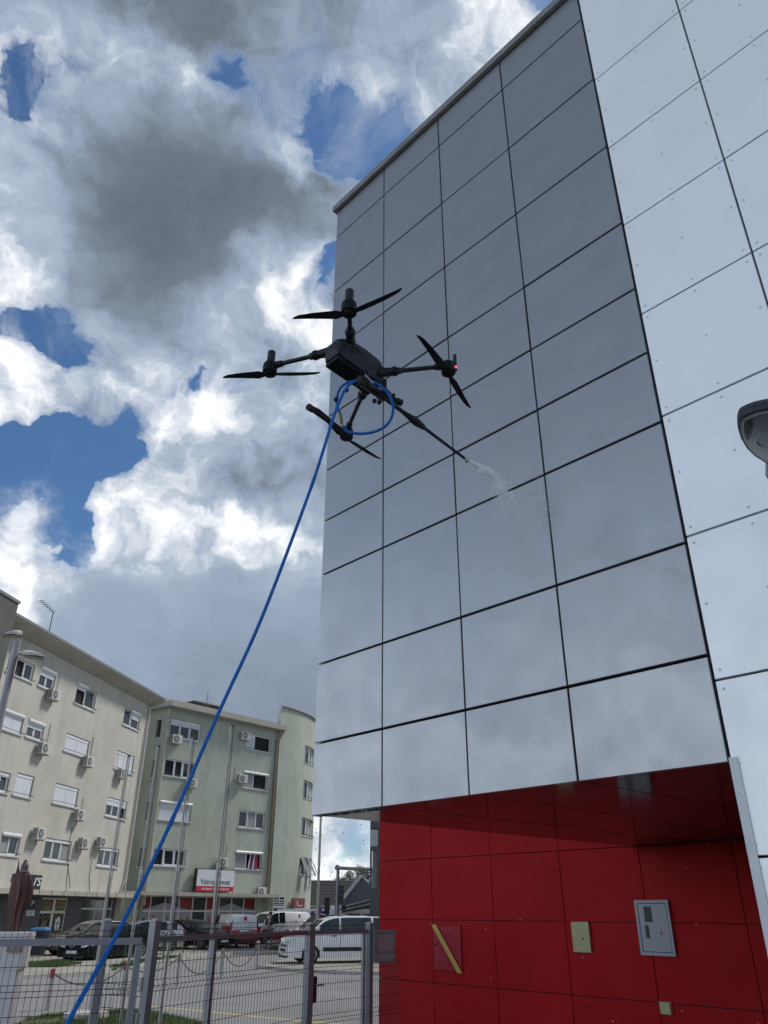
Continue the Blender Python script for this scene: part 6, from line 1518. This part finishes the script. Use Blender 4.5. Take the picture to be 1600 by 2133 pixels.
# under-body cradle, clamps
mb = MB(); ca = rel(P(748, 792, 3.62)); cb_ = rel(P(800, 829, 3.80)); mb.poly([ca, cb_], [.022, .018], 8); mb.poly([bodyC+bp_(0, .02, -.07), ca.lerp(cb_, .3)], .016, 8); mb.poly([bodyC+bp_(.10, .02, -.07), ca.lerp(cb_, .7)], .014, 8)
for px, py in ((745, 803), (722, 812), (700, 832), (760, 800), (780, 835), (790, 838)): mb.ball(rel(P(px, py, 3.6)), .012, 8)
mb.poly([rel(P(793, 798, 3.75)), rel(P(822, 827, 3.72)), rel(P(815, 829, 3.72))], .0035, 6); mb.poly([rel(P(770, 790, 3.70)), rel(P(818, 822, 3.72))], .003, 6)
mb.ball(rel(P(821, 822, 3.72)), .008, 6); mb.build('cradle', M_DARK, drone, smooth=True)
mb = MB(); mb.poly([rel(P(760, 781, 3.62)), rel(P(777, 799, 3.63))], .006, 8); mb.build('alloy_strut', M_POLE, drone)
# lance
la, lb_ = rel(P(757, 796, 3.70)), rel(P(967, 954, 4.48))
def lp(f): return la.lerp(lb_, f)
mb = MB(); mb.poly([lp(0), lp(.40)], .0115, 10); mb.poly([lp(.36), lp(.42), lp(.46), lp(.49), lp(.55), lp(.56)], [.012, .017, .022, .022, .015, .011], 12); mb.poly([lp(.55), lp(1)], [.0095, .0085], 10)
mb.poly([lp(.14), lp(.17)], [.026, .026], 10); la_o = mb.build('lance', M_DARK, drone, smooth=True)
mb = MB(); mb.ball(lp(.47)+nd*.026, .010, 8); mb.ball(lp(.47)-nd*.022, .009, 8); mb.build('clamp_knob', M_DARK, la_o)
dl = (lb_-la).normalized(); mb = MB(); mb.poly([lp(1), lp(1)+dl*.02], .009, 10); mb.poly([lp(1)+dl*.018, lp(1)+dl*.028, lp(1)+dl*.045], [.011, .020, .016], 12); mb.build('nozzle', M_STEEL, la_o, smooth=True)
mb = MB(); mb.poly([rel(P(708, 862, 3.72)), rel(P(711, 876, 3.72))], [.009, .010], 10); mb.poly([rel(P(711, 876, 3.72)), rel(P(712, 884, 3.72))], .008, 8); mb.build('brass_coupling', M_BRASS, drone, smooth=True)
# hose: up from the operator, round a loop below the drone
def spline(pts, n):
    out = []
    for i in range(len(pts)-1):
        p0 = pts[max(i-1, 0)]; p1 = pts[i]; p2 = pts[i+1]; p3 = pts[min(i+2, len(pts)-1)]
        for k in range(n):
            t = k/n; out.append(.5*((2*p1)+(p2-p0)*t+(2*p0-5*p1+4*p2-p3)*t*t+(3*p1-p0-3*p2+p3)*t**3))
    out.append(pts[-1]); return out
main = [(60, 2300, 1.95), (142, 2130, 2.10), (191, 2040, 2.22), (239, 1954, 2.34), (299, 1835, 2.50), (370, 1682, 2.66), (455, 1486, 2.86), (546, 1285, 3.06), (641, 1035, 3.30), (676, 930, 3.42), (691, 880, 3.47), (704, 845, 3.50), (716, 817, 3.53), (729, 800, 3.56), (742, 793, 3.60)]
loop = [(742, 793, 3.60), (765, 792, 3.64), (786, 800, 3.66), (805, 815, 3.66), (816, 834, 3.66), (819, 855, 3.67), (812, 877, 3.68), (795, 893, 3.69), (768, 902, 3.71), (742, 903, 3.72), (722, 897, 3.72), (714, 887, 3.72)]
back = [(711, 866, 3.72), (703, 850, 3.74), (702, 830, 3.74), (707, 812, 3.73), (720, 799, 3.70), (738, 794, 3.68), (760, 797, 3.69), (785, 808, 3.70), (800, 822, 3.72)]
hs = MB(); hp0 = spline([P(*q) for q in main], 14); hs.poly(hp0, [.0069*(1+.07*mnoise.noise(Vector((i*.35, 0, 2)))+(.16 if i % 47 in (20, 21) else 0)) for i in range(len(hp0))], 24); hs.poly(spline([P(*q) for q in loop], 5), .0072, 10); hs.poly(spline([P(*q) for q in back], 5), .0068, 10)
tag(hs.build('hose', M_HOSE, smooth=True), 'long blue pressure hose rising from the lower left to the drone', 'hose')
# ------------------------------------------------------------------ water jet : droplets thrown from the nozzle to the wall
noz = P(975, 960, 4.52)
wall_pt = FR.w(*((lambda q: (q[0], -.02, q[1]))(FR.uz(1140, 1050))))
Jp = [noz, P(1000, 974, 4.70), P(1022, 990, 4.88), P(1040, 1012, 5.08), P(1055, 1040, 5.30), P(1072, 1062, 5.55), P(1100, 1062, 5.9), wall_pt]
js = spline(Jp, 8); rnd = random.Random(11); mb = MB()
tet = [Vector((1, 0, -.7)), Vector((-.5, .87, -.7)), Vector((-.5, -.87, -.7)), Vector((0, 0, 1))]
def drop(p, s):
    mb.add([p+q*s for q in tet], [(0, 1, 2), (0, 3, 1), (1, 3, 2), (2, 3, 0)])
for i in range(19000):
    f = min(rnd.random()**1.3*.66+abs(rnd.gauss(0, .03)), .95); k = f*(len(js)-1); a = js[int(k)]; b = js[min(int(k)+1, len(js)-1)]; c = a.lerp(b, k-int(k))
    sp = .004+.10*f**1.1; cl_ = mnoise.noise(Vector((f*30, rnd.choice((0, 4, 8)), 1)))
    off = Vector((rnd.gauss(0, 1), rnd.gauss(0, 1), rnd.gauss(0, 1)))*sp*(.35+.5*abs(cl_)) + CU*(cl_*sp*.8)
    if f > .06 and mnoise.noise((c+off)*Vector((14, 14, 14)).x) < -.30+.22*f: continue
    drop(c+off, rnd.uniform(.0012, .0030)*(1+f*.4))
for i in range(1500):      # fine spray bouncing off the joint
    p = wall_pt+FR.d*rnd.gauss(.0, .04+.05*rnd.random())+Vector((0, 0, rnd.gauss(-.06, .12)))-FR.back*abs(rnd.gauss(0, .05)); drop(p, rnd.uniform(.0012, .003))
mb.build('water_spray', mat('spray_water', (.97, .98, 1.0), .6), kind='stuff')
SC.cycles.volume_step_rate = 2.0; SC.cycles.max_bounces = 6; SC.cycles.diffuse_bounces = 5; SC.cycles.glossy_bounces = 3
